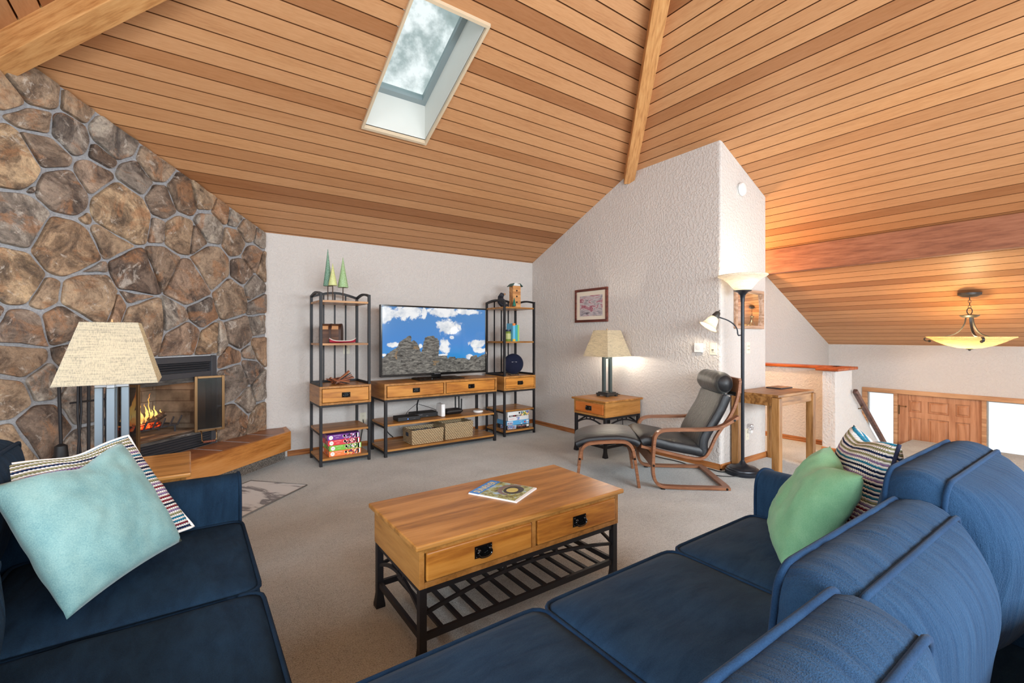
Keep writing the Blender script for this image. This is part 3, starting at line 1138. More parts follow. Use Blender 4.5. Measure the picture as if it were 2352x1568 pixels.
soot = br.ramp(br.noise(br.coord((2, 2, 2)), 2.0, 4, 0.6), [(0.35, (0.35, 0.32, 0.3)), (0.6, (1, 1, 1))])
br.col(br.mix(1.0, bt.outputs['Color'], soot, 'MULTIPLY'))
br.set(Roughness=0.9)
m = MB()
A_, B_, C_, D_ = (a + .06, -0.05), (a + .16, -0.50), (b - .16, -0.50), (b - .06, -0.05)
zb, zt2 = 0.44, 0.95
m.poly([(*A_, zb), (*B_, zb), (*B_, zt2), (*A_, zt2)])
m.poly([(*B_, zb), (*C_, zb), (*C_, zt2), (*B_, zt2)])
m.poly([(*C_, zb), (*D_, zb), (*D_, zt2), (*C_, zt2)])
m.poly([(*A_, zb), (*D_, zb), (*C_, zb), (*B_, zb)])
m.poly([(*A_, zt2), (*B_, zt2), (*C_, zt2), (*D_, zt2)])
o = m.build('firebox', br.m, fp)
so = o.modifiers.new('solid', 'SOLIDIFY')
so.thickness = 0.02
so.offset = -1
gr = MB()
for i in range(6):
    s = a + 0.25 + i * 0.075
    gr.tube([(s, -0.40, 0.57), (s, -0.37, 0.525), (s, -0.14, 0.525), (s, -0.10, 0.60)], 0.008, 6)
for y in (-0.34, -0.17):
    gr.tube([(a + 0.22, y, 0.518), (a + 0.66, y, 0.518)], 0.008, 6)
    for s in (a + 0.25, a + 0.62): gr.tube([(s, y, 0.518), (s, y, 0.455)], 0.008, 6)
gr.build('grate', MT['stove'], fp, smooth='auto')


def fire_door(hinge, tip, flip):
    # folded pair of framed glass panels standing open
    h, t_ = Vector((*hinge, 0)), Vector((*tip, 0))
    d = (t_ - h)
    w = d.length
    d.normalize()
    nn = Vector((-d.y, d.x, 0))
    M = Matrix.Identity(4)
    for i in range(3): M[i][0], M[i][1], M[i][2], M[i][3] = d[i], nn[i], (0, 0, 1)[i], h[i]
    q = MB(M)
    z0, z1 = 0.455, 0.935
    q.box(0, 0.022, -0.008, 0.008, z0, z1)
    q.box(w - 0.022, w, -0.008, 0.008, z0, z1)
    q.box(0.022, w - 0.022, -0.008, 0.008, z0, z0 + 0.02)
    q.box(0.022, w - 0.022, -0.008, 0.008, z1 - 0.02, z1)
    dd = q.build('door_panel', MT['brass'], fp, bevel=0.002)
    q = MB(M)
    q.box(0.02, w - 0.02, -0.002, 0.002, z0 + 0.018, z1 - 0.018)
    q.build('glass', MT['smokeglass'], dd)
    return dd, M, w


d1, M1, w1 = fire_door((0.862, 0.03), (0.672, 0.15), 1)
d2, M2, w2 = fire_door((1.505, 0.02), (1.50, 0.235), -1)
for sgn in (0,):
    q = MB(M1)
    q.tube(smoothpath([(0.045, -0.012, 0.462), (0.045, -0.035, 0.45), (0.045, -0.04, 0.38), (0.06, -0.04, 0.372)], 1), 0.005, 6)
    hd = q.build('handle', MT['brass'], d1, smooth='auto')
    q = MB(M1)
    q.tube(smoothpath([(0.155, -0.012, 0.462), (0.155, -0.035, 0.45), (0.155, -0.04, 0.38), (0.14, -0.04, 0.372)], 1), 0.005, 6)
    hd = q.build('handle', MT['brass'], d1, smooth='auto')
    q = MB(M1)
    pts = [(0.055 + 0.09 * i / 16, -0.04, 0.372) for i in range(17)]
    q.tube(pts, [0.009 + 0.003 * math.sin(i * 2.2) for i in range(17)], 8)
    q.build('wooden_grip', plain('turned_grip', L(120, 62, 40), 0.4), hd, smooth=True)

# logs and fire
lg = NT('charred_bark')
lg.col(lg.ramp(lg.noise(lg.coord((30, 4, 30)), 2, 5, 0.7), [(0.35, L(26, 22, 20)), (0.55, L(70, 56, 46)), (0.75, L(150, 138, 128))]))
lg.set(Roughness=0.95)
lg.bump(lg.noise(lg.coord((40, 6, 40)), 2, 4), 0.6, 0.01)
ember = NT('glowing_embers')
ef = ember.ramp(ember.noise(ember.coord((1, 1, 1)), 26, 4, 0.7), [(0.45, L(40, 14, 8)), (0.56, L(250, 70, 20)), (0.7, L(255, 180, 80))])
ember.col(L(30, 16, 12))
ember.l(ef, ember.b.inputs['Emission Color'])
ember.b.inputs['Emission Strength'].default_value = 1.3


def fire_log(pts, r, lab, mat):
    q = MB(fireM)
    q.tube(smoothpath(pts, 2), r, 9)
    o = q.build('log', mat, smooth='auto')
    return tag(o, lab, 'log', 'logs burning on the grate')


fire_log([(0.93, -0.20, 0.625), (1.02, -0.23, 0.565), (1.2, -0.26, 0.556), (1.34, -0.28, 0.60)], 0.024, 'curved charred log with its lit end raised to the right in the fire', lg.m)
fire_log([(1.0, -0.32, 0.56), (1.2, -0.30, 0.562), (1.38, -0.27, 0.57)], 0.03, 'thick charred log at the back of the grate', lg.m)
fire_log([(1.01, -0.17, 0.552), (1.18, -0.15, 0.552), (1.33, -0.17, 0.56)], 0.022, 'glowing red log along the front of the grate', ember.m)
fire_log([(1.14, -0.30, 0.605), (1.26, -0.20, 0.59), (1.37, -0.12, 0.62)], 0.016, 'thin forked branch rising left in the fire', lg.m)
fl = NT('flame')
fl.tc = fl.n('TexCoord')
sp = fl.n('SeparateXYZ')
fl.l(fl.tc.outputs['Generated'], sp.inputs[0])
fl_c = fl.ramp(fl.math('ADD', sp.outputs[2], fl.math('MULTIPLY', fl.math('SUBTRACT', fl.noise(fl.tc.outputs['Object'], 30, 3), 0.5), 0.5)),
               [(0.0, L(255, 120, 40)), (0.3, L(255, 214, 120)), (0.6, L(255, 190, 90)), (1.0, L(238, 104, 40))])
em = fl.n('Emission')
em.inputs['Strength'].default_value = 1.5
fl.l(fl_c, em.inputs['Color'])
trn = fl.n('BsdfTransparent')
lw = fl.n('LayerWeight')
lw.inputs['Blend'].default_value = 0.35
ms = fl.n('MixShader')
fl.l(fl.math('MULTIPLY_ADD', lw.outputs['Facing'], 0.75, 0.12), ms.inputs[0])
fl.l(em.outputs[0], ms.inputs[1])
fl.l(trn.outputs[0], ms.inputs[2])
fl.l(ms.outputs[0], fl.t.nodes['Material Output'].inputs['Surface'])
q = MB(fireM)
rf = random.Random(4)
for s0, y0_, z0_, h_, r_ in ((1.16, -0.24, 0.56, 0.27, 0.020), (1.20, -0.22, 0.56, 0.20, 0.017), (1.12, -0.26, 0.57, 0.22, 0.014), (1.08, -0.22, 0.57, 0.16, 0.013), (1.23, -0.26, 0.56, 0.13, 0.018), (1.27, -0.22, 0.56, 0.10, 0.014),
                             (1.02, -0.24, 0.57, 0.10, 0.014), (0.98, -0.24, 0.58, 0.12, 0.012), (1.05, -0.25, 0.57, 0.06, 0.016), (0.94, -0.22, 0.6, 0.06, 0.010), (1.17, -0.20, 0.57, 0.12, 0.022), (1.31, -0.2, 0.56, 0.07, 0.012), (1.01, -0.26, 0.60, 0.20, 0.006), (1.13, -0.2, 0.57, 0.15, 0.014)):
    ph = rf.uniform(0, 6)
    pts, rad = [], []
    for i in range(13):
        t_ = i / 12
        pts.append((s0 + 0.028 * math.sin(ph + 4.2 * t_) * t_ + rf.uniform(-.004, .004) * (i > 0), y0_ + 0.02 * math.cos(ph + 3 * t_) * t_, z0_ + h_ * t_))
        rad.append(max(0.0008, r_ * (0.55 + 1.3 * t_) * (1 - t_) ** 0.85 * (1 + 0.35 * math.sin(9 * t_ + ph))))
    q.tube(pts, rad, 8)
tag(q.build('fire', fl.m, smooth=True), 'orange flames burning over logs inside the fireplace', 'fire', kind='stuff')
pf = wallpt(1.12, -0.2, 0.68)
point('fire_glow', pf, 2.0, (1.0, 0.5, 0.2), 0.05)

# fireplace tools on the hearth
TO = 0.17


def tool(name, lab, pts, r, extra=None, mat='blackplastic', parts=()):
    q = MB(fireM)
    q.tube(pts, r, 8)
    if extra: extra(q)
    o = q.build(name, MT['black'], smooth='auto')
    tag(o, lab, 'fireplace tool', 'fireplace tools on the hearth')
    for pn, fn in parts:
        w = MB(fireM)
        fn(w)
        w.build(pn, MT['blackplastic'], o, smooth='auto')
    return o


SB = 1.80
tool('tool_stand', 'black upright post of the fireplace tool stand', [(SB - 0.02, TO, HZ + 0.012), (SB - 0.02, TO, 1.12)], 0.009,
     lambda q: (q.lathe([(0.10, HZ), (0.105, HZ + 0.008), (0.09, HZ + 0.016), (0.015, HZ + 0.02)], (SB - 0.02, TO, 0), 20), q.tube([(SB - 0.13, TO + .02, 0.86), (SB + 0.10, TO + .02, 0.86)], 0.006, 6)))
tool('hearth_broom', 'black fireplace broom with a flared brush, leftmost of the tools', [(SB + 0.135, TO, 0.60), (SB + 0.15, TO, 1.08)], 0.009, None,
     parts=(('brush_ferrule', lambda w: w.lathe([(0.034, 0.50), (0.036, 0.53), (0.03, 0.60), (0.008, 0.615)], (SB + 0.135, TO, 0), 14)),
            ('bristles', lambda w: w.lathe([(0.062, 0.375), (0.055, 0.44), (0.036, 0.50)], (SB + 0.135, TO, 0), 16))))
tool('fire_tongs', 'pair of black fireplace tongs, crossed arms beside the broom', [(SB + 0.04, TO + .03, 0.35), (SB + 0.065, TO + .03, 0.80), (SB + 0.06, TO + .03, 1.05)], 0.007,
     lambda q: q.tube([(SB + 0.075, TO + .03, 0.35), (SB + 0.045, TO + .03, 0.80), (SB + 0.05, TO + .03, 1.05)], 0.007, 8))
tool('fire_poker', 'black fireplace poker hanging left of the table lamp', [(SB - 0.09, TO, 0.36), (SB - 0.09, TO, 1.08)], 0.008,
     lambda q: q.tube(smoothpath([(SB - 0.09, TO, 0.40), (SB - 0.06, TO + .01, 0.385), (SB - 0.05, TO + .01, 0.36)], 1), 0.007, 6))
tool('fire_shovel', 'black fireplace shovel hanging nearest the fireplace', [(SB - 0.155, TO, 0.52), (SB - 0.15, TO, 1.08)], 0.008,
     lambda q: q.loft([[(SB - 0.20, TO - .004, 0.36), (SB - 0.11, TO - .004, 0.36), (SB - 0.11, TO + .004, 0.36), (SB - 0.20, TO + .004, 0.36)],
                       [(SB - 0.195, TO - .004, 0.49), (SB - 0.115, TO - .004, 0.49), (SB - 0.115, TO + .004, 0.49), (SB - 0.195, TO + .004, 0.49)],
                       [(SB - 0.163, TO - .004, 0.53), (SB - 0.147, TO - .004, 0.53), (SB - 0.147, TO + .004, 0.53), (SB - 0.163, TO + .004, 0.53)]]))

# rug in front of the hearth
rg = NT('abstract_grey_rug')
rv = rg.coord((3.0, 1.1, 1))
n1 = rg.noise(rv, 2.2, 7, 0.62, 0.8)
rg.col(rg.ramp(n1, [(0.50, L(216, 221, 224)), (0.55, L(196, 201, 205)), (0.58, L(128, 131, 138)), (0.66, L(142, 145, 152))]))
rg.set(Roughness=0.95)
rg.bump(rg.noise(rg.coord((1, 1, 1)), 200, 2), 0.4, 0.006)
m = MB()
m.box(0.66, 2.2, 0.41, 0.97, 0, 0.008)
rug = m.build('rug', rg.m)
rug.matrix_world = fireM
tag(rug, 'flat grey and white abstract rug on the carpet before the hearth', 'rug')
m = MB()
for q0, q1 in (((0.66, 0.41), (0.66, 0.97)), ((0.66, 0.97), (2.2, 0.97)), ((2.2, 0.97), (2.2, 0.41)), ((2.2, 0.41), (0.66, 0.41))):
    m.tube([(*q0, 0.006), (*q1, 0.006)], 0.006, 6)
m.build('binding', plain('rug_binding', L(118, 118, 116), 0.9), rug, smooth=True)
# ------------------------------------------------------------------ mission style furniture
def bail_handle(M, parent, w=0.085, h=0.052):
    # M: local x across, y up, z out of the drawer
    q = MB(M)
    q.loft([[(-w / 2, -h / 2, 0), (w / 2, -h / 2, 0), (w / 2, h / 2, 0), (-w / 2, h / 2, 0)],
            [(-w / 2 + .003, -h / 2 + .003, .005), (w / 2 - .003, -h / 2 + .003, .005), (w / 2 - .003, h / 2 - .003, .005), (-w / 2 + .003, h / 2 - .003, .005)]])
    for sx in (-1, 1):
        q.ball((sx * w * 0.31, h * 0.18, 0.010), 0.008, 6)
        for sy in (-1, 1): q.ball((sx * w * 0.42, sy * h * 0.34, 0.005), 0.004, 5)
    q.tube(smoothpath([(-w * .31, h * .18, .012), (-w * .41, h * .0, .015), (-w * .30, -h * .32, .017), (0, -h * .40, .018), (w * .30, -h * .32, .017), (w * .41, h * .0, .015), (w * .31, h * .18, .012)], 2), 0.0042, 8)
    return q.build('handle', MT['blackgloss'], parent, smooth='auto')


def drawer(parent, x0, x1, yf, z0, z1, mat, bev=0.004, raised=0.004, hw=0.085):
    # front faces -y at yf
    q = MB()
    q.box(x0, x1, yf - raised, yf + 0.016, z0, z1)
    d = q.build('drawer', mat, parent, bevel=bev)
    bail_handle(frame_M(((x0 + x1) / 2, yf - raised, (z0 + z1) / 2), (1, 0, 0), (0, 0, 1)), d, hw, hw * 0.6)
    return d


def case_box(parent, x0, x1, y0, y1, z0, z1, gaps, mats, top_over=0.0):
    # wooden case with drawer openings on the -y side
    q = MB()
    t = 0.022
    q.box(x0, x0 + t, y0, y1, z0, z1)
    q.box(x1 - t, x1, y0, y1, z0, z1)
    q.box(x0 + t, x1 - t, y0, y1, z1 - t, z1)
    q.box(x0 + t, x1 - t, y0, y1, z0, z0 + t)
    q.box(x0 + t, x1 - t, y1 - 0.012, y1, z0 + t, z1 - t)
    for g in gaps: q.box(g - 0.012, g + 0.012, y0, y1 - 0.012, z0 + t, z1 - t)
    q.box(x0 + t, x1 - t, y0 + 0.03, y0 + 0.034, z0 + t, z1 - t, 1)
    return q.build('case', mats, parent, bevel=0.002)


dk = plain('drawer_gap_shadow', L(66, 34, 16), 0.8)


def shelf_tower(name, lab, x0, y0, W_, D_, ztop, z1, z2, zc1, zc0, z3, z4, arm):
    t = thing(name, lab, 'shelf', (x0, y0, 0), 0, 'matching shelf towers either side of the television stand')
    b = 0.026
    # lower legs
    for lx, ly in ((0, 0), (W_ - b, 0), (0, D_ - b), (W_ - b, D_ - b)):
        q = MB(); q.box(lx, lx + b, ly, ly + b, 0, zc0); q.build('leg', MT['black'], t, bevel=0.002)
        q = MB(); q.box(lx, lx + b, ly, ly + b, zc1, ztop); q.build('post', MT['black'], t, bevel=0.002)
    R = []
    for z in (zc0 - 0.022, z4 - 0.04):
        R += [(b, W_ - b, 0.003, 0.021, z, z + 0.02), (b, W_ - b, D_ - 0.021, D_ - 0.003, z, z + 0.02), (0.003, 0.021, b, D_ - b, z, z + 0.02), (W_ - 0.021, W_ - 0.003, b, D_ - b, z, z + 0.02)]
    for xx in (0.004, W_ - 0.02): R.append((xx, xx + 0.016, b, D_ - b, z3 - 0.042, z3 - 0.021))
    R.append((b, W_ - b, D_ - 0.02, D_ - 0.004, zc1, zc1 + 0.024))
    for xx in (0.004, W_ - 0.02): R.append((xx, xx + 0.016, b, D_ - b, zc1, zc1 + 0.024))
    for r_ in R:
        q = MB(); q.box(*r_); q.build('rail', MT['black'], t, bevel=0.0015)
    # arches on three sides at the top
    q = MB()
    A = [(b * .5 + (W_ - b) * i / 10, D_ - b / 2, ztop - 0.012 + 0.05 * math.sin(PI * i / 10)) for i in range(11)]
    q.strip(A, 0.026, 0.024, (0, 1, 0))
    q.build('back_arch', MT['black'], t, smooth='auto')
    for xx in (b / 2, W_ - b / 2):
        q = MB()
        q.strip([(xx, b * .5 + (D_ - b) * i / 10, ztop - 0.012 + 0.028 * math.sin(PI * i / 10)) for i in range(11)], 0.024, 0.022, (1, 0, 0))
        q.build('side_arch', MT['black'], t, smooth='auto')
    for i in range(3):
        xx = W_ * (0.27 + 0.23 * i)
        zz = ztop - 0.015 + 0.05 * math.sin(PI * (xx / W_))
        q = MB(); q.box(xx - 0.007, xx + 0.007, D_ - 0.02, D_ - 0.006, zc1 + 0.02, zz); q.build('back_rod', MT['black'], t)
    for z in (z1, z2, z3, z4):
        q = MB()
        q.box(0.024, W_ - 0.024, 0.004, D_ - 0.02, z - 0.02, z)
        q.box(0.004, 0.024, b + .002, D_ - b - .002, z - 0.02, z)
        q.box(W_ - 0.024, W_ - 0.004, b + .002, D_ - b - .002, z - 0.02, z)
        q.build('shelf', MT['oak_x'], t)
    case_box(t, -0.003, W_ + 0.003, -0.004, D_, zc0, zc1, (), [MT['oak_y'], dk])
    drawer(t, 0.024, W_ - 0.024, 0.0, zc0 + 0.026, zc1 - 0.026, MT['oakfront'], 0.003)
    return t


shelf_tower('shelf_tower', 'left of two black metal shelf towers, beside the stone wall, puzzles stacked below', 1.045, 4.745, 0.50, 0.45, 1.71, 1.637, 1.21, 0.785, 0.60, 0.345, 0.075, 0)
shelf_tower('shelf_tower', 'right of two black metal shelf towers, in the corner, with round speaker and birdhouse', 3.27, 4.82, 0.50, 0.45, 1.735, 1.657, 1.214, 0.768, 0.587, 0.335, 0.072, 1)

# television stand
TX, TY, TW, TD = 1.685, 4.72, 1.40, 0.46
tv = thing('television_stand', 'low oak and black metal television stand with two drawers and two shelves', 'television stand', (TX, TY, 0))
b = 0.03
for lx, ly in ((0, 0), (TW - b, 0), (0, TD - b), (TW - b, TD - b)):
    q = MB(); q.box(lx, lx + b, ly, ly + b, 0, 0.605); q.build('leg', MT['black'], tv, bevel=0.002)
R = []
for z in (0.582, 0.035):
    R += [(b, TW - b, 0.004, 0.024, z, z + 0.022), (b, TW - b, TD - 0.024, TD - 0.004, z, z + 0.022)]
    for xx in (0.004, TW - 0.024): R.append((xx, xx + 0.02, b, TD - b, z, z + 0.022))
for xx in (0.004, TW - 0.024): R.append((xx, xx + 0.02, b, TD - b, 0.302, 0.322))
for r_ in R:
    q = MB(); q.box(*r_); q.build('rail', MT['black'], tv, bevel=0.0015)
for z in (0.345, 0.078):
    q = MB()
    q.box(b + .002, TW - b - .002, 0.004, TD - 0.01, z - 0.02, z)
    q.box(0.006, b + .002, b + .002, TD - b - .002, z - 0.02, z)
    q.box(TW - b - .002, TW - 0.006, b + .002, TD - b - .002, z - 0.02, z)
    q.build('shelf', MT['oak_x'], tv)
case_box(tv, -0.005, TW + 0.005, -0.006, TD, 0.606, 0.776, (TW / 2,), [MT['oak_y'], dk])
drawer(tv, 0.026, TW / 2 - 0.02, -0.002, 0.632, 0.75, MT['oakfront'], 0.003, 0.003)
drawer(tv, TW / 2 + 0.02, TW - 0.026, -0.002, 0.632, 0.75, MT['oakfront'], 0.003, 0.003)


def spindle_arch(parent, p0, p1, ztop, zside, up, nrm, name='apron_arch'):
    p0, p1 = Vector(p0), Vector(p1)
    q = MB()
    pts = []
    for i in range(17):
        f = i / 16
        p = p0.lerp(p1, f)
        pts.append((p.x, p.y, zside + (up - zside) * (math.sin(PI * f) ** 0.9)))
    q.strip(pts, 0.012, 0.014, nrm)
    for f in (0.36, 0.5, 0.64):
        p = p0.lerp(p1, f)
        zz = zside + (up - zside) * (math.sin(PI * f) ** 0.9)
        q.bar((p.x, p.y, zz), (p.x, p.y, ztop), 0.012, 0.010, (0, 1, 0))
    return q.build(name, MT['black'], parent, smooth='auto')


def flared_leg(parent, x, y, b, ztop):
    q = MB()
    e = 0.007
    sq = lambda w: [(x - w, y - w), (x + w, y - w), (x + w, y + w), (x - w, y + w)]
    q.loft([[(*p, 0) for p in sq(b / 2 + e)], [(*p, 0.012) for p in sq(b / 2 + e)], [(*p, 0.045) for p in sq(b / 2 + 0.002)], [(*p, 0.065) for p in sq(b / 2)], [(*p, ztop) for p in sq(b / 2)]])
    return q.build('leg', MT['black'], parent, bevel=0.0015)


def small_table(name, lab, cat, loc, W_, D_, H_, ndr, rz=0.0, group=None, caseH=0.155, rack=True, fmat='oakfront', top_axis='oak_x'):
    # local: drawers face -y, W along x
    t = thing(name, lab, cat, loc, rz, group)
    zc0, zc1 = H_ - 0.022 - caseH, H_ - 0.022
    q = MB()
    q.box(-W_ / 2, W_ / 2, -D_ / 2, D_ / 2, zc1, H_)
    q.build('tabletop', MT[top_axis], t, bevel=0.006, seg=3)
    i = 0.022
    x0, x1, y0, y1 = -W_ / 2 + i, W_ / 2 - i, -D_ / 2 + i, D_ / 2 - i
    gaps = (0.0,) if ndr == 2 else ()
    case_box(t, x0, x1, y0, y1, zc0, zc1, gaps, [MT['oak_y'], dk])
    if ndr == 2:
        drawer(t, x0 + 0.028, -0.018, y0, zc0 + 0.026, zc1 - 0.02, MT[fmat], 0.006, 0.008)
        drawer(t, 0.018, x1 - 0.028, y0, zc0 + 0.026, zc1 - 0.02, MT[fmat], 0.006, 0.008)
    else:
        drawer(t, x0 + 0.028, x1 - 0.028, y0, zc0 + 0.024, zc1 - 0.02, MT[fmat], 0.005, 0.006)
    b = 0.03
    lx0, lx1, ly0, ly1 = x0 + b / 2 + .003, x1 - b / 2 - .003, y0 + b / 2 + .003, y1 - b / 2 - .003
    for lx, ly in ((lx0, ly0), (lx1, ly0), (lx0, ly1), (lx1, ly1)): flared_leg(t, lx, ly, b, zc0 - 0.001)
    q = MB()
    for yy in (ly0, ly1): q.box(lx0 + b / 2, lx1 - b / 2, yy - 0.008, yy + 0.008, zc0 - 0.026, zc0 - 0.004)
    for xx in (lx0, lx1): q.box(xx - 0.008, xx + 0.008, ly0 + b / 2, ly1 - b / 2, zc0 - 0.026, zc0 - 0.004)
    q.build('top_rail', MT['black'], t)
    lo_, up_ = zc0 - 0.105, zc0 - 0.045
    for yy in (ly0, ly1): spindle_arch(t, (lx0 + b / 2, yy, 0), (lx1 - b / 2, yy, 0), zc0 - 0.02, lo_, up_, (0, 1, 0))
    for xx in (lx0, lx1): spindle_arch(t, (xx, ly0 + b / 2, 0), (xx, ly1 - b / 2, 0), zc0 - 0.02, lo_, up_, (1, 0, 0))
    zr = 0.095
    q = MB()
    for yy in (ly0, ly1): q.box(lx0 + b / 2, lx1 - b / 2, yy - 0.008, yy + 0.008, zr, zr + 0.026)
    for xx in (lx0, lx1): q.box(xx - 0.008, xx + 0.008, ly0 + b / 2, ly1 - b / 2, zr, zr + 0.026)
    q.build('rack_frame', MT['black'], t)
    n = 11 if ndr == 2 else 5
    for k in range(n):
        xx = lx0 + (lx1 - lx0) * (k + 1) / (n + 1)
        q = MB()
        q.box(xx - 0.009, xx + 0.009, ly0 + 0.008, ly1 - 0.008, zr + 0.012, zr + 0.024)
        q.build('slat', MT['black'], t)
    return t


CT = small_table('coffee_table', 'long oak coffee table with two drawers over a black slatted metal base', 'coffee table', (1.278, 1.904, 0), 1.155, 0.565, 0.485, 2, caseH=0.158)
ET1 = small_table('end_table', 'oak end table with one drawer between the corner shelf and the black armchair', 'end table', (3.835, 3.60, 0), 0.52, 0.60, 0.60, 1, math.radians(-90), 'oak end tables under the lamps', fmat='oakfront_y')
ET2 = small_table('end_table', 'oak end table behind the left sofa arm, in front of the fireplace', 'end table', (-0.29, 3.06, 0), 0.60, 0.53, 0.60, 1, 0, 'oak end tables under the lamps')


# lamps
def table_lamp(lab, x, y, z, mat, watts, metal2):
    t = thing('table_lamp', lab, 'lamp', (x, y, z), 0, 'table lamps with square linen shades')
    q = MB()
    for sx in (-1, 1):
        for sy in (-1, 1): q.box(sx * 0.07 - 0.014, sx * 0.07 + 0.014, sy * 0.07 - 0.014, sy * 0.07 + 0.014, 0, 0.018)
    q.box(-0.088, 0.088, -0.088, 0.088, 0.016, 0.036)
    q.box(-0.072, 0.072, -0.072, 0.072, 0.036, 0.048)
    q.build('base', MT['bronze'], t, bevel=0.003)
    w = 0.032
    for k in range(4):
        cx_, cy_ = ((-0.05, 0), (0.05, 0), (0, -0.05), (0, 0.05))[k]
        q = MB()
        q.box(cx_ - w / 2, cx_ + w / 2, cy_ - w / 2, cy_ + w / 2, 0.048, 0.425)
        q.build('column', mat, t, bevel=0.003)
    q = MB()
    q.box(-0.066, 0.066, -w / 2, w / 2, 0.425, 0.448)
    q.box(-w / 2, w / 2, -0.066, -w / 2, 0.425, 0.4475)
    q.box(-w / 2, w / 2, w / 2, 0.066, 0.425, 0.4475)
    q.box(-0.012, 0.012, -0.012, 0.012, 0.448, 0.46)
    q.build('crossbar', metal2, t, bevel=0.002)
    q = MB()
    q.lathe([(0.006, 0.455), (0.006, 0.52), (0.016, 0.522), (0.018, 0.56), (0.012, 0.565)], n=12)
    q.tube([(0, 0, 0.745), (0, 0, 0.765)], 0.006, 8)
    q.build('socket', MT['brass'], t, smooth='auto')
    zb, zt_ = 0.452, 0.748
    q = MB()
    R = []
    for i, (hw, z) in enumerate(((0.192, zb), (0.19, zb + .004), (0.108, zt_))):
        R.append([(-hw, -hw, z), (hw, -hw, z), (hw, hw, z), (-hw, hw, z)])
    for hw, z in ((0.1055, zt_), (0.188, zb)):
        R.append([(-hw, -hw, z), (hw, -hw, z), (hw, hw, z), (-hw, hw, z)])
    q.loft(R, cap=False, closed=True)
    sh = q.build('lamp_shade', MT['linen'], t)
    q = MB()
    for a0, a1 in (((-.105, 0), (.105, 0)), ((0, -.105), (0, .105))): q.tube([(*a0, zt_ - .012), (*a1, zt_ - .012)], 0.0025, 5)
    q.build('spider', MT['brass'], sh)
    q = MB()
    q.ball((0, 0, 0.60), 0.03, 10)
    q.build('bulb', plain('lamp_bulb', L(255, 240, 215), 0.4, emit=L(255, 225, 170), es=4.0), t, smooth=True)
    point('lamp_light', (x, y, z + 0.60), watts, (1.0, 0.89, 0.74), 0.032)
    return t


LAMP1 = table_lamp('lit lamp with dark columns on the end table against the white wall', 3.90, 3.66, 0.60, MT['pewter_dark'], 34, MT['pewter_dark'])
table_lamp('lit lamp with pale grey columns on the end table before the fireplace', -0.315, 3.05, 0.60, MT['pewter'], 7, MT['steel'])

# floor lamp with side reading light
fx, fy = 4.222, 2.265
flp = thing('floor_lamp', 'black torchiere floor lamp with white bowl shade and side reading light', 'floor lamp', (fx, fy, 0))
q = MB()
q.lathe([(0.145, 0), (0.15, 0.012), (0.148, 0.036), (0.138, 0.042), (0.135, 0.052), (0.12, 0.058), (0.115, 0.066), (0.06, 0.078), (0.03, 0.098), (0.016, 0.125), (0.012, 0.135)], n=40)
q.build('base', MT['navylamp'], flp, smooth='auto')
q = MB()
q.tube([(0, 0, 0.13), (0, 0, 1.625)], 0.0155, 14)
q.lathe([(0.0175, 1.60), (0.019, 1.63), (0.022, 1.66), (0.045, 1.69), (0.075, 1.70), (0.078, 1.706), (0.02, 1.71)], n=28)
q.build('pole', MT['navylamp'], flp, smooth='auto')
q = MB()
outp = [(0.06, 1.702), (0.09, 1.735), (0.125, 1.78), (0.165, 1.815), (0.205, 1.835), (0.213, 1.842), (0.212, 1.85)]
inp = [(r - 0.005, z + 0.004) for r, z in reversed(outp[:-1])]
q.lathe(outp + inp, n=48, cap=False)
q.build('bowl_shade', MT['opal'], flp, smooth=True)
q = MB(); q.ball((0, 0, 1.775), 0.035, 10)
q.build('bulb', plain('torchiere_bulb', L(255, 245, 225), 0.4, emit=L(255, 236, 200), es=8.0), flp, smooth=True)
point('torchiere_light', (fx, fy, 1.83), 11, (1.0, 0.84, 0.62), 0.05)
point('torchiere_glass_light', (fx, fy, 1.765), 2.5, (1.0, 0.88, 0.7), 0.02)
lr = Vector((-0.818, 0.575, 0))
arm = smoothpath([lr * 0.02 + Vector((0, 0, 1.29)), lr * 0.045 + Vector((0, 0, 1.285)), lr * 0.05 + Vector((0, 0, 1.36)), lr * 0.12 + Vector((0, 0, 1.425)), lr * 0.235 + Vector((0, 0, 1.462))], 2)
q = MB(); q.tube(arm, 0.006, 8)
q.build('side_arm', MT['navylamp'], flp, smooth=True)
hd = lr * 0.255 + Vector((0, 0, 1.462))
ax = (lr * -0.62 + Vector((0, 0, 1.0)) * 0.9).normalized()       # axis from mouth to cap
a1 = ax.cross(Vector((0, 1, 0))).normalized()
a2 = ax.cross(a1)
A = Matrix((a1, a2, ax)).transposed()
q = MB()
q.lathe([(0.034, -0.01), (0.033, 0.01), (0.024, 0.045), (0.014, 0.055), (0.005, 0.06), (0.004, 0.075)], hd, 20, A=A)
q.build('side_socket', MT['bronze'], flp, smooth='auto')
q = MB()
pr = [(0.035, -0.008), (0.05, -0.04), (0.056, -0.075), (0.07, -0.105), (0.092, -0.118)]
q.lathe(pr + [(r - 0.004, z) for r, z in reversed(pr)], hd, 28, cap=False, A=A)
q.build('side_shade', MT['opal'], flp, smooth=True)
bp = hd + ax * -0.06
q = MB(); q.ball(bp, 0.022, 8)
q.build('bulb', plain('reading_bulb', L(255, 245, 225), 0.4, emit=L(255, 236, 200), es=8.0), flp, smooth=True)
point('reading_light', Vector((fx, fy, 0)) + hd + ax * -0.085, 7, (1.0, 0.86, 0.64), 0.02)

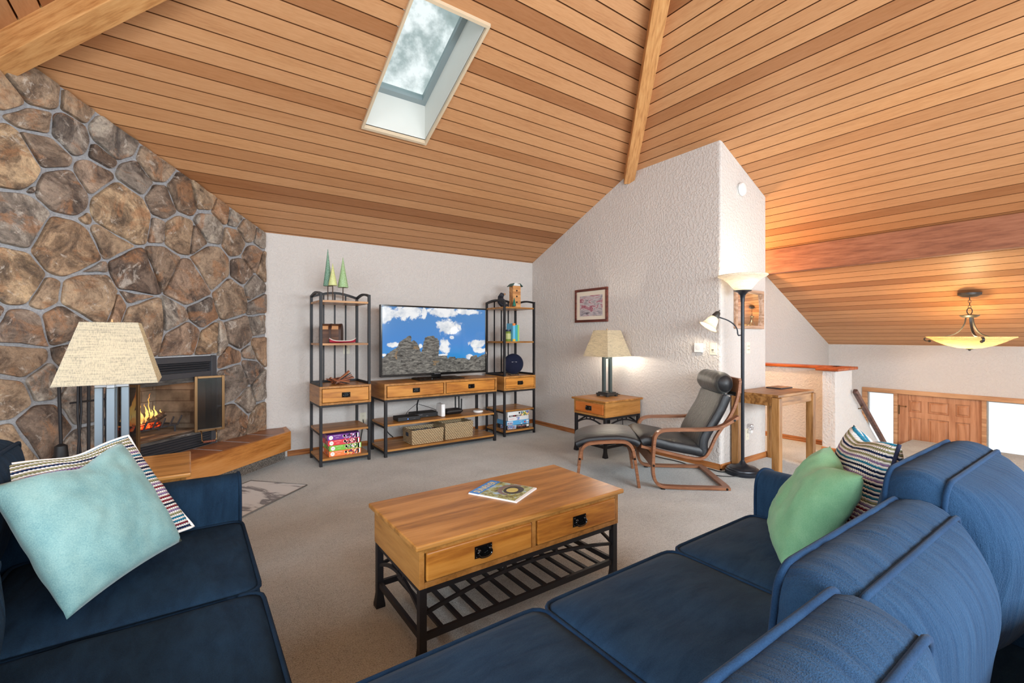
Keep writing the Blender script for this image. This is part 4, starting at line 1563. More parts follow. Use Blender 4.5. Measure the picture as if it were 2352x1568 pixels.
# pendant over the stairs
px_, py_ = 7.108, 1.251
pz = zE(px_, py_)
pd = thing('pendant_light', 'bronze pendant with amber glass bowl hanging over the entry stairs', 'pendant light', (px_, py_, 1.13))
q = MB()
q.lathe([(0.10, pz - 1.13 - 0.012), (0.098, pz - 1.13 - 0.035), (0.06, pz - 1.13 - 0.055), (0.012, pz - 1.13 - 0.06)], n=28)
q.build('canopy', MT['bronze'], pd, smooth='auto')
q = MB()
zc = pz - 1.13 - 0.06
for i in range(4):
    z0_ = zc - 0.03 * i
    ang = i % 2 * PI / 2
    q.tube([(0.012 * math.cos(t_) * math.cos(ang), 0.012 * math.cos(t_) * math.sin(ang), z0_ - 0.017 + 0.019 * math.sin(t_)) for t_ in [2 * PI * k_ / 12 for k_ in range(12)]], 0.0025, 5, True)
lz = zc - 0.155
q.tube([(-0.575 * 0.0 + 0.03 * math.cos(t_) * 0.82, -0.03 * math.cos(t_) * 0.57, lz + 0.036 * math.sin(t_)) for t_ in [2 * PI * k_ / 20 for k_ in range(20)]], 0.005, 6, True)
q.build('chain', MT['bronze'], pd, smooth=True)
zh = lz - 0.045
q = MB()
q.lathe([(0.01, zh + 0.012), (0.085, zh), (0.08, zh - 0.008), (0.055, zh - 0.026), (0.01, zh - 0.03)], n=28)
q.build('hub', MT['bronze'], pd, smooth='auto')
for k in range(3):
    an = math.radians(-35 + 120 * k)
    d = Vector((math.cos(an), math.sin(an), 0))
    q = MB()
    pts = [d * 0.03 + Vector((0, 0, zh - 0.02)), d * 0.04 + Vector((0, 0, zh - 0.10)), d * 0.09 + Vector((0, 0, zh - 0.19)), d * 0.18 + Vector((0, 0, 0.15)), d * 0.30 + Vector((0, 0, 0.142)), d * 0.37 + Vector((0, 0, 0.14)), d * 0.40 + Vector((0, 0, 0.12)), d * 0.385 + Vector((0, 0, 0.095)), d * 0.35 + Vector((0, 0, 0.092))]
    q.strip(smoothpath(pts, 2), 0.022, 0.008, (-d.y, d.x, 0))
    q.ball(d * 0.347 + Vector((0, 0, 0.094)), 0.015, 6)
    q.build('scroll_arm', MT['bronze'], pd, smooth='auto')
q = MB()
po = [(0.012, 0.012), (0.10, 0.020), (0.20, 0.050), (0.28, 0.09), (0.335, 0.125), (0.365, 0.136), (0.366, 0.142)]
q.lathe(po + [(r - 0.004, z + 0.005) for r, z in reversed(po)], n=56, cap=False)
q.build('glass_bowl', MT['amber'], pd, smooth=True)
q = MB()
q.lathe([(0.003, -0.012), (0.012, -0.006), (0.012, 0.002), (0.03, 0.008), (0.03, 0.014)], n=14)
q.build('finial', MT['bronze'], pd, smooth='auto')
point('pendant_lamp', (px_ - 0.05, py_ + 0.04, 1.13 + 0.10), 16, (1.0, 0.76, 0.44), 0.05)
# warm ceiling light further down the hall, lighting the half wall
hl = thing('hall_light', 'small frosted ceiling light in the hall behind the white wall', 'ceiling light', (5.5, 3.40, 2.1))
q = MB()
q.lathe([(0.12, 0.10), (0.12, 0.085), (0.10, 0.05), (0.05, 0.02), (0.005, 0.012)], n=28)
q.build('glass_dome', MT['opal'], hl, smooth='auto')
point('hall_lamp', (5.5, 3.35, 2.02), 90, (1.0, 0.62, 0.32), 0.06)
# ------------------------------------------------------------------ bentwood armchair and footstool
CE = Vector((-0.774, 0.633, 0))         # chair forward
CMV = Vector((0.633, 0.774, 0))         # to its far side
ch_o = Vector((3.674, 2.08, 0)) + CMV * 0.325
ch = thing('armchair', 'black leather bentwood lounge chair with headrest pillow beside the floor lamp', 'armchair', tuple(ch_o), math.atan2(CE.y, CE.x))
# local: x forward, y to the left of forward; far side is -y
outer = [(0.0, 0.017), (0.50, 0.017), (0.585, 0.03), (0.625, 0.10), (0.628, 0.22), (0.617, 0.40), (0.605, 0.455), (0.555, 0.492), (0.45, 0.498), (0.16, 0.503), (0.06, 0.528), (-0.07, 0.615)]
inner = [(0.715, 0.345), (0.50, 0.295), (0.27, 0.243), (0.19, 0.252), (0.145, 0.32), (0.10, 0.43), (0.055, 0.50), (-0.03, 0.62), (-0.082, 0.76), (-0.10, 0.91)]
for sy in (-1, 1):
    y = sy * 0.325
    q = MB()
    q.strip(smoothpath([(x, y, z) for x, z in outer], 3), 0.055, 0.024, (0, 1, 0))
    q.build('side_frame', MT['cherry'], ch, smooth='auto', bevel=0.002)
    y = sy * 0.282
    q = MB()
    q.strip(smoothpath([(x, y, z) for x, z in inner], 3), 0.030, 0.022, (0, 1, 0))
    q.build('seat_frame', MT['cherry'], ch, smooth='auto', bevel=0.002)
    q = MB()
    for bx, bz in ((0.625, 0.20), (-0.03, 0.585), (0.03, 0.017)):
        q.lathe([(0.010, 0), (0.009, 0.003), (0.001, 0.0035)], (bx, sy * 0.3535, bz), 10, A=Matrix(((1, 0, 0), (0, 0, sy), (0, -sy, 0))))
    q.build('bolt', MT['blackgloss'], ch)
q = MB()
q.box(-0.01, 0.05, -0.30, 0.30, 0.008, 0.028)
q.build('rear_crossbar', MT['cherry'], ch, bevel=0.003)
q = MB()
q.loft([[(0.60, -0.2975, 0.16), (0.62, -0.2975, 0.16), (0.62, -0.2975, 0.26), (0.60, -0.2975, 0.26)], [(0.60, 0.2975, 0.16), (0.62, 0.2975, 0.16), (0.62, 0.2975, 0.26), (0.60, 0.2975, 0.26)]])
q.box(0.66, 0.68, -0.27, 0.27, 0.322, 0.345)
q.build('front_crossbar', MT['cherry'], ch, bevel=0.003)
q = MB()
for dx in (0.52,):
    for sy in (-1, 1): q.box(0.53, 0.56, sy * 0.325 - 0.022, sy * 0.325 + 0.022, 0.0, 0.006)
q.build('glide', MT['blackplastic'], ch)
q = MB()
q.box(-0.118, -0.094, -0.27, 0.27, 0.80, 0.925)
q.build('top_rail', MT['cherry'], ch, bevel=0.004)


def sling(path, thick, hw, name, mats, parent, edge=0.02, crown=0.012, wr=0.004, seed=0, n=22):
    # long cushion following a profile path (x, z); rounded edges
    P = smoothpath([(x, 0, z) for x, z in path], 3)
    q = MB()
    rings = []
    for i, p in enumerate(P):
        t_ = (P[min(i + 1, len(P) - 1)] - P[max(i - 1, 0)]).normalized()
        nn = Vector((-t_.z, 0, t_.x))
        if nn.z < 0 and abs(t_.x) > 0.7: nn = -nn
        rings.append((p, nn))
    # keep normals consistent
    for i in range(1, len(rings)):
        if rings[i][1].dot(rings[i - 1][1]) < 0: rings[i] = (rings[i][0], -rings[i][1])
    R = []
    m_ = len(rings)
    for i, (p, nn) in enumerate(rings):
        f = i / (m_ - 1)
        endr = min(1.0, min(f, 1 - f) / 0.05)
        th = thick * (0.35 + 0.65 * math.sqrt(max(0, 1 - (1 - endr) ** 2)))
        ring = []
        for k in range(n):
            a = 2 * PI * k / n
            c, s_ = math.cos(a), math.sin(a)
            ex = 0.28
            yy = hw * (abs(c) ** ex) * (1 if c > 0 else -1)
            zz = th / 2 * (abs(s_) ** 0.55) * (1 if s_ > 0 else -1)
            up_ = 0.5 + 0.5 * (s_ > 0)
            w = mnoise.noise(Vector((p.x * 9 + seed, yy * 5, p.z * 9))) * wr
            if s_ > 0: zz += crown * (1 - (yy / hw) ** 2) * endr
            ring.append(p + nn * (zz + w) + Vector((0, yy, 0)))
        R.append(ring)
    q.loft(R)
    for f in q.bm.faces:
        cpt = f.calc_center_median()
        f.material_index = 1 if abs(cpt.y) > hw * 0.965 else 0
    return q.build(name, mats, parent, smooth=True)


lm = [MT['leather_grey'], MT['leather']]
sling([(0.705, 0.372), (0.67, 0.392), (0.58, 0.378), (0.45, 0.345), (0.20, 0.300)], 0.105, 0.285, 'seat_cushion', [MT['leather'], MT['leather']], ch, seed=2, crown=0.022, wr=0.006)
sling([(0.185, 0.27), (0.20, 0.36), (0.18, 0.44), (0.115, 0.55), (0.045, 0.665), (0.0, 0.78)], 0.10, 0.285, 'back_cushion', lm, ch, seed=5, crown=0.02)
q = MB()
R = []
for i in range(25):
    f = -1 + 2 * i / 24
    rr_ = 0.088 * (1 - abs(f) ** 9) ** 0.5 if abs(f) < 1 else 0.0
    rr_ = max(rr_, 0.012)
    ring = []
    for k in range(24):
        a = 2 * PI * k / 24
        w = 1 + 0.05 * mnoise.noise(Vector((f * 8, math.cos(a) * 2, math.sin(a) * 2)))
        ring.append((0.012 + rr_ * 0.92 * math.cos(a) * w, f * 0.285, 0.878 + rr_ * 1.08 * math.sin(a) * w))
    R.append(ring)
q.loft(R)
for f in q.bm.faces:
    f.material_index = 1 if abs(f.calc_center_median().y) > 0.27 else 0
q.build('headrest', lm, ch, smooth=True)
q = MB()
for yy in (-0.2, 0.2): q.box(-0.10, -0.0, yy - 0.012, yy + 0.012, 0.775, 0.785)
q.box(-0.108, -0.086, -0.26, 0.26, 0.77, 0.80)
q.build('strap', MT['blackplastic'], ch)

# footstool
OE = Vector((-0.714, 0.70, 0)).normalized()
OM = Vector((0.64, 0.768, 0)).normalized()
oc = Vector((3.126, 2.573, 0)) + OE * 0.24 + OM * 0.28
ot = thing('footstool', 'black leather bentwood footstool in front of the lounge chair', 'footstool', tuple(oc), math.atan2(OE.y, OE.x))
for sy in (-1, 1):
    y = sy * 0.29
    q = MB()
    q.strip(smoothpath([(-0.265, y, 0.0), (-0.235, y, 0.20), (-0.22, y, 0.32), (-0.18, y, 0.375), (-0.10, y, 0.385), (0.12, y, 0.365), (0.19, y, 0.345), (0.225, y, 0.28), (0.255, y, 0.0)], 3), 0.05, 0.024, (0, 1, 0))
    q.build('side_frame', MT['cherry'], ot, smooth='auto', bevel=0.002)
    q = MB()
    for bx, bz in ((-0.228, 0.245), (0.232, 0.225)):
        q.lathe([(0.010, 0), (0.009, 0.003), (0.001, 0.0035)], (bx, sy * 0.316, bz), 10, A=Matrix(((1, 0, 0), (0, 0, sy), (0, -sy, 0))))
    q.build('bolt', MT['blackgloss'], ot)
q = MB()
for bx, bz in ((-0.215, 0.255), (0.215, 0.235)): q.box(bx - 0.011, bx + 0.011, -0.265, 0.265, bz - 0.03, bz + 0.03)
q.build('crossbar', MT['cherry'], ot, bevel=0.003)
sling([(-0.275, 0.355), (-0.22, 0.385), (-0.08, 0.40), (0.10, 0.382), (0.20, 0.36), (0.262, 0.325)], 0.075, 0.258, 'cushion', [MT['leather_grey'], MT['leather']], ot, seed=9, crown=0.02)

# ------------------------------------------------------------------ cushions
def superplan(u, v, w, d, r):
    x, y = u * w / 2, v * d / 2
    cx_, cy_ = w / 2 - r, d / 2 - r
    if abs(x) > cx_ and abs(y) > cy_:
        dx, dy = abs(x) - cx_, abs(y) - cy_
        mx_ = max(dx, dy)
        ln = math.hypot(dx, dy)
        if ln > 1e-9:
            k_ = mx_ / ln
            x = math.copysign(cx_ + dx * k_, x)
            y = math.copysign(cy_ + dy * k_, y)
    return x, y


def box_cushion(name, M, w, d, h, parent, mat, pmat, puff_top=0.03, puff_bot=0.01, r=0.05, N=22, seed=0, wr=0.006, band=0.012, gath=0.0, sag=0.0, shape=None):
    """boxed cushion: local x (width), y (depth), z (thickness); welted top and bottom seams"""
    q = MB(M)
    us = [-1 + 2 * i / N for i in range(N + 1)]
    def bound(t_):
        # loop param over the 4N border verts
        i = t_ % (4 * N)
        if i < N: return us[i], -1
        if i < 2 * N: return 1, us[i - N]
        if i < 3 * N: return us[N - (i - 2 * N)], 1
        return -1, us[N - (i - 3 * N)]
    deform = shape or (lambda p: p)
    def sh(p):
        return q.v(deform(Vector(p)))
    grids = []
    for sgn, puff in ((1, puff_top), (-1, puff_bot)):
        g = {}
        for i, u in enumerate(us):
            for j, v in enumerate(us):
                x, y = superplan(u, v, w, d, r)
                f = (1 - abs(u) ** 3.0) * (1 - abs(v) ** 3.0)
                e = mnoise.noise(Vector((x * 6 + seed, y * 6, sgn * 2.0))) * wr * min(1, 4 * f)
                g[i, j] = sh((x, y, sgn * h / 2 + sgn * (puff * (f ** 0.6) + e) - sag * (1 - u * u) * 0))
        for i in range(N):
            for j in range(N):
                fc = [g[i, j], g[i + 1, j], g[i + 1, j + 1], g[i, j + 1]]
                q.f(fc if sgn > 0 else fc[::-1])
        grids.append(g)
    idx = {round(u, 6): i for i, u in enumerate(us)}
    K = 5
    loops = []
    for kz in range(K + 1):
        fz = kz / K
        ring = []
        for t_ in range(4 * N):
            u, v = bound(t_)
            if kz in (0, K):
                g = grids[0] if kz == K else grids[1]
                ring.append(g[idx[round(u, 6)], idx[round(v, 6)]])
            else:
                x, y = superplan(u, v, w, d, r)
                nrm = Vector((x / (w / 2), y / (d / 2)))
                nx = (x - max(-w / 2 + r, min(w / 2 - r, x)), y - max(-d / 2 + r, min(d / 2 - r, y)))
                nl = math.hypot(*nx) or 1
                bul = band * math.sin(PI * fz) + gath * mnoise.noise(Vector((x * 34 + seed, y * 34, fz * 1.2))) * (0.35 + 0.65 * math.sin(PI * fz))
                ring.append(sh((x + nx[0] / nl * bul, y + nx[1] / nl * bul, -h / 2 + h * fz)))
        loops.append(ring)
    for a_, b_ in zip(loops, loops[1:]):
        for t_ in range(4 * N):
            q.f([a_[t_], a_[(t_ + 1) % (4 * N)], b_[(t_ + 1) % (4 * N)], b_[t_]])
    o = q.build(name, mat, parent, smooth=True)
    q = MB(M)
    for sgn in (1, -1):
        pts = []
        for t_ in range(4 * N):
            u, v = bound(t_)
            x, y = superplan(u, v, w + 0.006, d + 0.006, r)
            pts.append(deform(Vector((x, y, sgn * (h / 2 + 0.001)))))
        q.tube(pts, 0.0065, 7, True)
    q.build('welt', pmat, o, smooth=True)
    return o


def TR(x, y, z): return Matrix.Translation((x, y, z))


def RX(a): return Matrix.Rotation(math.radians(a), 4, 'X')


def RY(a): return Matrix.Rotation(math.radians(a), 4, 'Y')


def RZ(a): return Matrix.Rotation(math.radians(a), 4, 'Z')


def sofa_arm(parent, mat, pmat, M, depth, h, t=0.15, flare=0.03):
    # local: y = depth (front at 0, back at depth), x = thickness (0 inner), z up
    prof = [(0.0, 0.0), (0.0, h * 0.55), (-0.004, h * 0.86), (0.012, h * 0.965), (0.05, h), (t * 0.65, h * 1.0), (t + flare, h * 0.955), (t + flare + 0.01, h * 0.87), (t, h * 0.6), (t, 0.0)]
    pts = smoothpath([(x, 0, z) for x, z in prof], 2)
    pts = [Vector((p.x, 0, p.z)) for p in pts]
    q = MB(M)
    n = 14
    R = []
    for i in range(n + 1):
        y = depth * i / n
        R.append([(p.x + mnoise.noise(Vector((y * 4, p.x * 3, p.z * 3))) * 0.006, y, p.z) for p in pts])
    q.loft(R)
    o = q.build('arm', mat, parent, smooth='auto')
    q = MB(M)
    q.tube([(p.x, -0.002, p.z) for p in pts], 0.0065, 7)
    q.build('welt', pmat, o, smooth=True)
    return o


# right sofa: along x, facing +y
S1 = thing('sofa', 'blue slipcovered sofa in the foreground with three seat cushions facing the television', 'sofa', (1.25, 0.55, 0), 0, 'slipcovered sofas around the coffee table')
S1i = TR(-1.25, -0.55, 0)
q = MB(S1i)
q.box(0.205, 2.116, 0.10, 1.05, 0.05, 0.32)
q.build('base', MT['denim'], S1, bevel=0.02)
q = MB(S1i)
R = []
for i in range(13):
    x = 0.20 + (2.27 - 0.20) * i / 12
    R.append([(x, 0.12, 0.06), (x, -0.08, 0.06), (x, -0.10, 0.45), (x, -0.095, 0.66), (x, -0.05, 0.705), (x, 0.02, 0.70), (x, 0.07, 0.64), (x, 0.16, 0.32)])
q.loft(R)
q.build('back_frame', MT['denim'], S1, smooth='auto', bevel=0.02, seg=3)
seats = ((0.205, 0.868), (0.872, 1.51), (1.514, 2.112))
for k_, (xa, xb) in enumerate(seats):
    box_cushion('seat_cushion', S1i @ TR((xa + xb) / 2, 0.735, 0.395), xb - xa, 0.70, 0.135, S1, MT['denim'], MT['denim_pipe'], 0.03, 0.0, 0.05, seed=k_ * 7 + 1, wr=0.008, band=0.008)


def back_cushion(parent, base, M, w, hgt, thick, mat, pmat, seed, lean=12, puffb=0.07, pufff=0.06):
    # standing cushion: local x width, y height, z = towards the back
    return box_cushion('back_cushion', base @ M @ RX(90 + lean), w, hgt, thick, parent, mat, pmat, puffb, pufff, 0.045, N=40, seed=seed, wr=0.016, band=0.018, gath=0.009)


for k_, (xa, xb, yc, zc_, ln, hh) in enumerate(((0.22, 0.885, 0.285, 0.63, 8, 0.46), (0.872, 1.512, 0.365, 0.632, 6, 0.45), (1.516, 2.13, 0.385, 0.685, 5, 0.47))):
    back_cushion(S1, S1i, TR((xa + xb) / 2, yc, zc_), xb - xa, hh, 0.115, MT['denim_gather'], MT['denim_pipe'], 31 + k_ * 5, lean=ln, puffb=(0.075, 0.115, 0.16)[k_], pufff=0.05)
sofa_arm(S1, MT['denim'], MT['denim_pipe'], S1i @ TR(2.118, 1.075, 0.05) @ Matrix.Diagonal((1, -1, 1, 1)), 1.0, 0.61)
for fx_, fy_ in ((0.30, 0.14), (2.1, 0.14), (0.30, 1.0), (2.1, 1.0)):
    q = MB(S1i); q.box(fx_ - 0.025, fx_ + 0.025, fy_ - 0.025, fy_ + 0.025, 0, 0.06); q.build('foot', MT['cherry'], S1)

# left sofa: along y, facing +x
S2 = thing('sofa', 'dark navy slipcovered loveseat at the lower left in front of the fireplace', 'sofa', (-0.30, 1.65, 0), 0, 'slipcovered sofas around the coffee table')
S2i = TR(0.30, -1.65, 0)
q = MB(S2i)
q.box(-0.70, 0.155, 0.98, 2.36, 0.05, 0.32)
q.build('base', MT['navy'], S2, bevel=0.02)
q = MB(S2i)
R = []
for i in range(13):
    y = 0.82 + (2.50 - 0.82) * i / 12
    R.append([(-0.56, y, 0.32), (-0.63, y, 0.64), (-0.68, y, 0.70), (-0.74, y, 0.705), (-0.79, y, 0.66), (-0.80, y, 0.45), (-0.78, y, 0.06), (-0.66, y, 0.06)])
q.loft(R)
q.build('back_frame', MT['navy'], S2, smooth='auto', bevel=0.02, seg=3)
for k_, (ya_, yb_) in enumerate(((0.985, 1.672), (1.678, 2.355))):
    box_cushion('seat_cushion', S2i @ TR(-0.16, (ya_ + yb_) / 2, 0.395), 0.70, yb_ - ya_, 0.135, S2, MT['navy'], MT['navy_pipe'], 0.03, 0.0, 0.05, seed=k_ * 9 + 51, wr=0.008, band=0.008)
for k_, (ya_, yb_, xc_, zc_) in enumerate(((0.985, 1.60, -0.475, 0.57), (1.69, 2.36, -0.60, 0.69))):
    box_cushion('back_cushion', S2i @ TR(xc_, (ya_ + yb_) / 2, zc_) @ RZ(90) @ RX(90 + (14 if k_ == 0 else 12)), yb_ - ya_, (0.40, 0.46)[k_], 0.12, S2, MT['navy_gather'], MT['navy_pipe'], 0.07, 0.06, 0.045, N=40, seed=71 + k_, wr=0.016, band=0.018, gath=0.009)
sofa_arm(S2, MT['navy'], MT['navy_pipe'], S2i @ TR(0.185, 2.362, 0.05) @ RZ(90), 0.90, 0.605)
q = MB(S2i)
q.box(-0.70, 0.17, 0.845, 0.98, 0.05, 0.60)
q.build('arm', MT['navy'], S2, bevel=0.03, seg=4)
for fx_, fy_ in ((-0.66, 0.9), (0.12, 0.9), (-0.66, 2.45), (0.12, 2.45)):
    q = MB(S2i); q.box(fx_ - 0.025, fx_ + 0.025, fy_ - 0.025, fy_ + 0.025, 0, 0.06); q.build('foot', MT['cherry'], S2)


# ------------------------------------------------------------------ throw pillows
def pillow(name, lab, BL, BR, TL, mat, thick=0.075, chop=0.0, chopw=0.4, seed=0, N=30, wr=0.006, welt=None, puff=1.0, group=None, cornerpull=0.06, chopu=0.0, weltside=None):
    BL, BR, TL = Vector(BL), Vector(BR), Vector(TL)
    ex, ey = BR - BL, TL - BL
    nz = ex.cross(ey).normalized()
    q = MB()
    uvl = q.bm.loops.layers.uv.new('UVMap')
    us = [-1 + 2 * i / N for i in range(N + 1)]
    def P(u, v, sgn):
        # edges curve in between the corners
        uu = u * (1 - cornerpull * (1 - v * v) * (abs(u) ** 3))
        vv = v * (1 - cornerpull * (1 - u * u) * (abs(v) ** 3))
        c_ = math.exp(-((u - chopu) / chopw) ** 2) * ((v + 1) / 2) ** 2.0
        vv -= chop * c_ * 2
        f = ((1 - u ** 2) * (1 - v ** 2))
        t_ = thick * (max(f, 0) ** 0.42) * (1 + 0.12 * mnoise.noise(Vector((u * 2 + seed, v * 2, sgn))))
        t_ *= 1 - 0.35 * min(1, chop * 6) * math.exp(-((u - chopu) / (chopw * 0.6)) ** 2) * ((v + 1) / 2) ** 2
        e = wr * mnoise.noise(Vector((u * 5 + seed, v * 5 + seed, sgn * 3))) * min(1, 5 * f)
        c = BL + ex * ((uu + 1) / 2) + ey * ((vv + 1) / 2)
        return c + nz * (sgn * (t_ + e))
    for sgn in (1, -1):
        g = [[q.v(P(u, v, sgn)) for v in us] for u in us]
        for i in range(N):
            for j in range(N):
                ids = [(i, j), (i + 1, j), (i + 1, j + 1), (i, j + 1)]
                if sgn < 0: ids = ids[::-1]
                f = q.f([g[a_][b_] for a_, b_ in ids])
                if f:
                    for lp, (a_, b_) in zip(f.loops, ids): lp[uvl].uv = (a_ / N, b_ / N)
    o = q.build(name, mat, None, smooth=True, weld=True)
    tag(o, lab, 'pillow', group)
    if welt:
        q = MB()
        ring = [P(u, -1, 1) for u in us[:-1]] + [P(1, v, 1) for v in us[:-1]] + [P(u, 1, 1) for u in us[::-1][:-1]] + [P(-1, v, 1) for v in us[::-1][:-1]]
        if weltside == 'left': q.tube([P(-1, v, 1) for v in us], 0.006, 7)
        else: q.tube(ring, 0.006, 7, True)
        q.build('welt', welt, o, smooth=True)
    return o


knit_pipe = plain('navy_knit_edge', L(26, 34, 62), 0.9)
TEAL = pillow('throw_pillow', 'pale teal velvet pillow leaning on the navy loveseat', (-0.275, 1.74, 0.50), (-0.02, 2.075, 0.53), (-0.46, 1.885, 0.86), MT['teal'], 0.085, chop=0.065, chopw=0.42, chopu=0.12, seed=3, welt=None)
pillow('throw_pillow', 'multicoloured striped knit pillow behind the teal pillow', (-0.33, 1.98, 0.495), (0.015, 2.28, 0.505), (-0.545, 2.10, 0.87), MT['knit'], 0.07, chop=0.05, chopu=0.1, seed=8, welt=MT['knit'], group='striped knit pillows')
pillow('throw_pillow', 'light green linen pillow with a chopped top on the blue sofa', (1.60, 0.715, 0.50), (1.95, 0.93, 0.50), (1.635, 0.515, 0.865), MT['green'], 0.085, chop=0.085, chopw=0.42, seed=12)
pillow('throw_pillow', 'multicoloured striped knit pillow behind the green pillow', (1.845, 0.575, 0.50), (2.125, 0.795, 0.50), (1.905, 0.50, 0.925), MT['knit'], 0.085, chop=0.05, chopu=0.15, seed=17, welt=knit_pipe, weltside='left', group='striped knit pillows')
# ------------------------------------------------------------------ high oak table by the corner
hx0, hx1, hy0, hy1 = 4.315, 5.07, 1.985, 2.425
ht = thing('side_table', 'square-legged oak side table standing against the white wall end', 'table', ((hx0 + hx1) / 2, (hy0 + hy1) / 2, 0))
w_, d_ = (hx1 - hx0) / 2, (hy1 - hy0) / 2
for sx in (-1, 1):
    for sy in (-1, 1):
        q = MB(); q.box(min(sx * w_, sx * (w_ - 0.065)), max(sx * w_, sx * (w_ - 0.065)), min(sy * d_, sy * (d_ - 0.065)), max(sy * d_, sy * (d_ - 0.065)), 0, 0.722)
        q.build('leg', MT['table_oak'], ht, bevel=0.004)
q = MB()
q.box(-w_ + 0.065, w_ - 0.065, -d_ + 0.012, -d_ + 0.034, 0.645, 0.725)
q.box(-w_ + 0.065, w_ - 0.065, d_ - 0.034, d_ - 0.012, 0.645, 0.725)
q.box(-w_ + 0.012, -w_ + 0.034, -d_ + 0.065, d_ - 0.065, 0.645, 0.725)
q.box(w_ - 0.034, w_ - 0.012, -d_ + 0.065, d_ - 0.065, 0.645, 0.725)
q.build('apron', MT['table_oak_x'], ht, bevel=0.002)
q = MB()
q.box(-w_ + 0.012, w_ - 0.012, -d_ + 0.012, d_ - 0.012, 0.725, 0.75)
q.build('tabletop', MT['table_oak_x'], ht, bevel=0.003)
q = MB(TR(4.94, 2.27, 0.75) @ RZ(-3))
q.box(-0.11, 0.11, -0.075, 0.075, 0.0, 0.012)
bk = q.build('guest_book', plain('book_cover_black', L(40, 42, 50), 0.5), None, bevel=0.002)
tag(bk, 'thin dark book lying on the square-legged side table', 'book')
q = MB(TR(4.94, 2.27, 0.75) @ RZ(-3))
q.box(-0.108, 0.108, -0.072, 0.072, 0.012, 0.0145)
q.build('wooden_cover', MT['table_oak_x'], bk)

# ------------------------------------------------------------------ television
SX0, SX1, SZ0, SZ1, SY = 1.722, 3.088, 0.826, 1.630, 4.955
tvs = thing('television', 'large flat television showing rocks under a cloudy blue sky', 'television', ((SX0 + SX1) / 2, SY, 0.776))
TB = TR(-(SX0 + SX1) / 2, -SY, -0.776)
q = MB(TB)
q.box(SX0, SX1, SY + 0.004, SY + 0.05, SZ0, SZ1)
q.build('casing', MT['blackplastic'], tvs, bevel=0.004)
q = MB(TB)
bz = 0.018
q.box(SX0, SX1, SY - 0.006, SY + 0.004, SZ1 - bz, SZ1)
q.box(SX0, SX1, SY - 0.006, SY + 0.004, SZ0, SZ0 + bz + 0.008)
q.box(SX0, SX0 + bz, SY - 0.006, SY + 0.004, SZ0 + bz + 0.008, SZ1 - bz)
q.box(SX1 - bz, SX1, SY - 0.006, SY + 0.004, SZ0 + bz + 0.008, SZ1 - bz)
q.build('bezel', MT['blackgloss'], tvs, bevel=0.002)
text_mesh('brand_lettering', 'SAMSUNG', 0.017, MT['steel'], TB @ frame_M(((SX0 + SX1) / 2, SY - 0.0065, SZ0 + 0.014), (1, 0, 0), (0, 0, 1)), tvs)
scx0, scx1, scz0, scz1 = SX0 + bz, SX1 - bz, SZ0 + bz + 0.008, SZ1 - bz
sky = NT('screen_sky')
sky.tc = sky.n('TexCoord')
uv = sky.tc.outputs['UV']
sp = sky.n('SeparateXYZ')
sky.l(uv, sp.inputs[0])
blue = sky.ramp(sp.outputs[1], [(0.15, L(40, 150, 220)), (0.45, L(72, 140, 214)), (1.0, L(88, 142, 200))])
nz_ = sky.noise(sky.coord((16, 9, 1), what='UV'), 1.1, 7, 0.62, 0.4)
acc = None
for (cx_, cy_), rx_, ry_ in [((0.035, 0.882), 0.076, 0.142), ((0.222, 0.924), 0.147, 0.125), ((0.375, 0.908), 0.03, 0.092), ((0.572, 0.944), 0.168, 0.092), ((0.61, 0.709), 0.137, 0.125), ((0.575, 0.403), 0.056, 0.125), ((0.094, 0.437), 0.061, 0.042), ((0.338, 0.408), 0.025, 0.042), ((0.921, 0.44), 0.091, 0.075), ((0.934, 0.333), 0.071, 0.058), ((0.018, 0.289), 0.025, 0.025), ((0.837, 0.229), 0.051, 0.042), ((0.643, 0.547), 0.025, 0.033), ((0.80, 0.958), 0.165, 0.05), ((0.561, 0.267), 0.056, 0.029)]:
    dx = sky.math('DIVIDE', sky.math('SUBTRACT', sp.outputs[0], cx_), rx_)
    dy = sky.math('DIVIDE', sky.math('SUBTRACT', sp.outputs[1], cy_), ry_)
    r2 = sky.math('SQRT', sky.math('ADD', sky.math('MULTIPLY', dx, dx), sky.math('MULTIPLY', dy, dy)))
    g_ = sky.math('SUBTRACT', 1.0, r2)
    acc = g_ if acc is None else sky.math('MAXIMUM', acc, g_)
cl_ = sky.math('ADD', sky.math('MAXIMUM', acc, -1.0), sky.math('MULTIPLY', sky.math('SUBTRACT', nz_, 0.5), 2.0))
cm_ = sky.ramp(cl_, [(0.0, (0, 0, 0)), (0.28, (1, 1, 1))])
cw = sky.ramp(sky.noise(sky.coord((16, 9, 1), what='UV'), 0.6, 4, 0.6), [(0.35, L(206, 214, 224)), (0.55, L(250, 251, 252))])
skc = sky.mix(cm_, blue, cw)
sky.l(skc, sky.b.inputs['Emission Color'])
sky.b.inputs['Emission Strength'].default_value = 0.85
sky.col(L(8, 8, 10))
sky.set(Roughness=0.08)
rk = NT('screen_rock')
rk.tc = rk.n('TexCoord')
rv1 = rk.coord((18, 34, 1), (0, 0, math.radians(38)), what='UV')
rn = rk.noise(rv1, 1.0, 10, 0.78, 0.7)
rcol = rk.ramp(rn, [(0.36, L(34, 32, 30)), (0.46, L(84, 82, 78)), (0.56, L(128, 125, 118)), (0.70, L(172, 168, 154))])
rk.l(rcol, rk.b.inputs['Emission Color'])
rk.b.inputs['Emission Strength'].default_value = 0.95
rk.col(L(8, 8, 10))
rk.set(Roughness=0.08)
bu = NT('screen_bushes')
bcol = bu.ramp(bu.noise(bu.coord((60, 40, 1), what='UV'), 2, 4), [(0.4, L(98, 92, 80)), (0.6, L(158, 120, 68))])
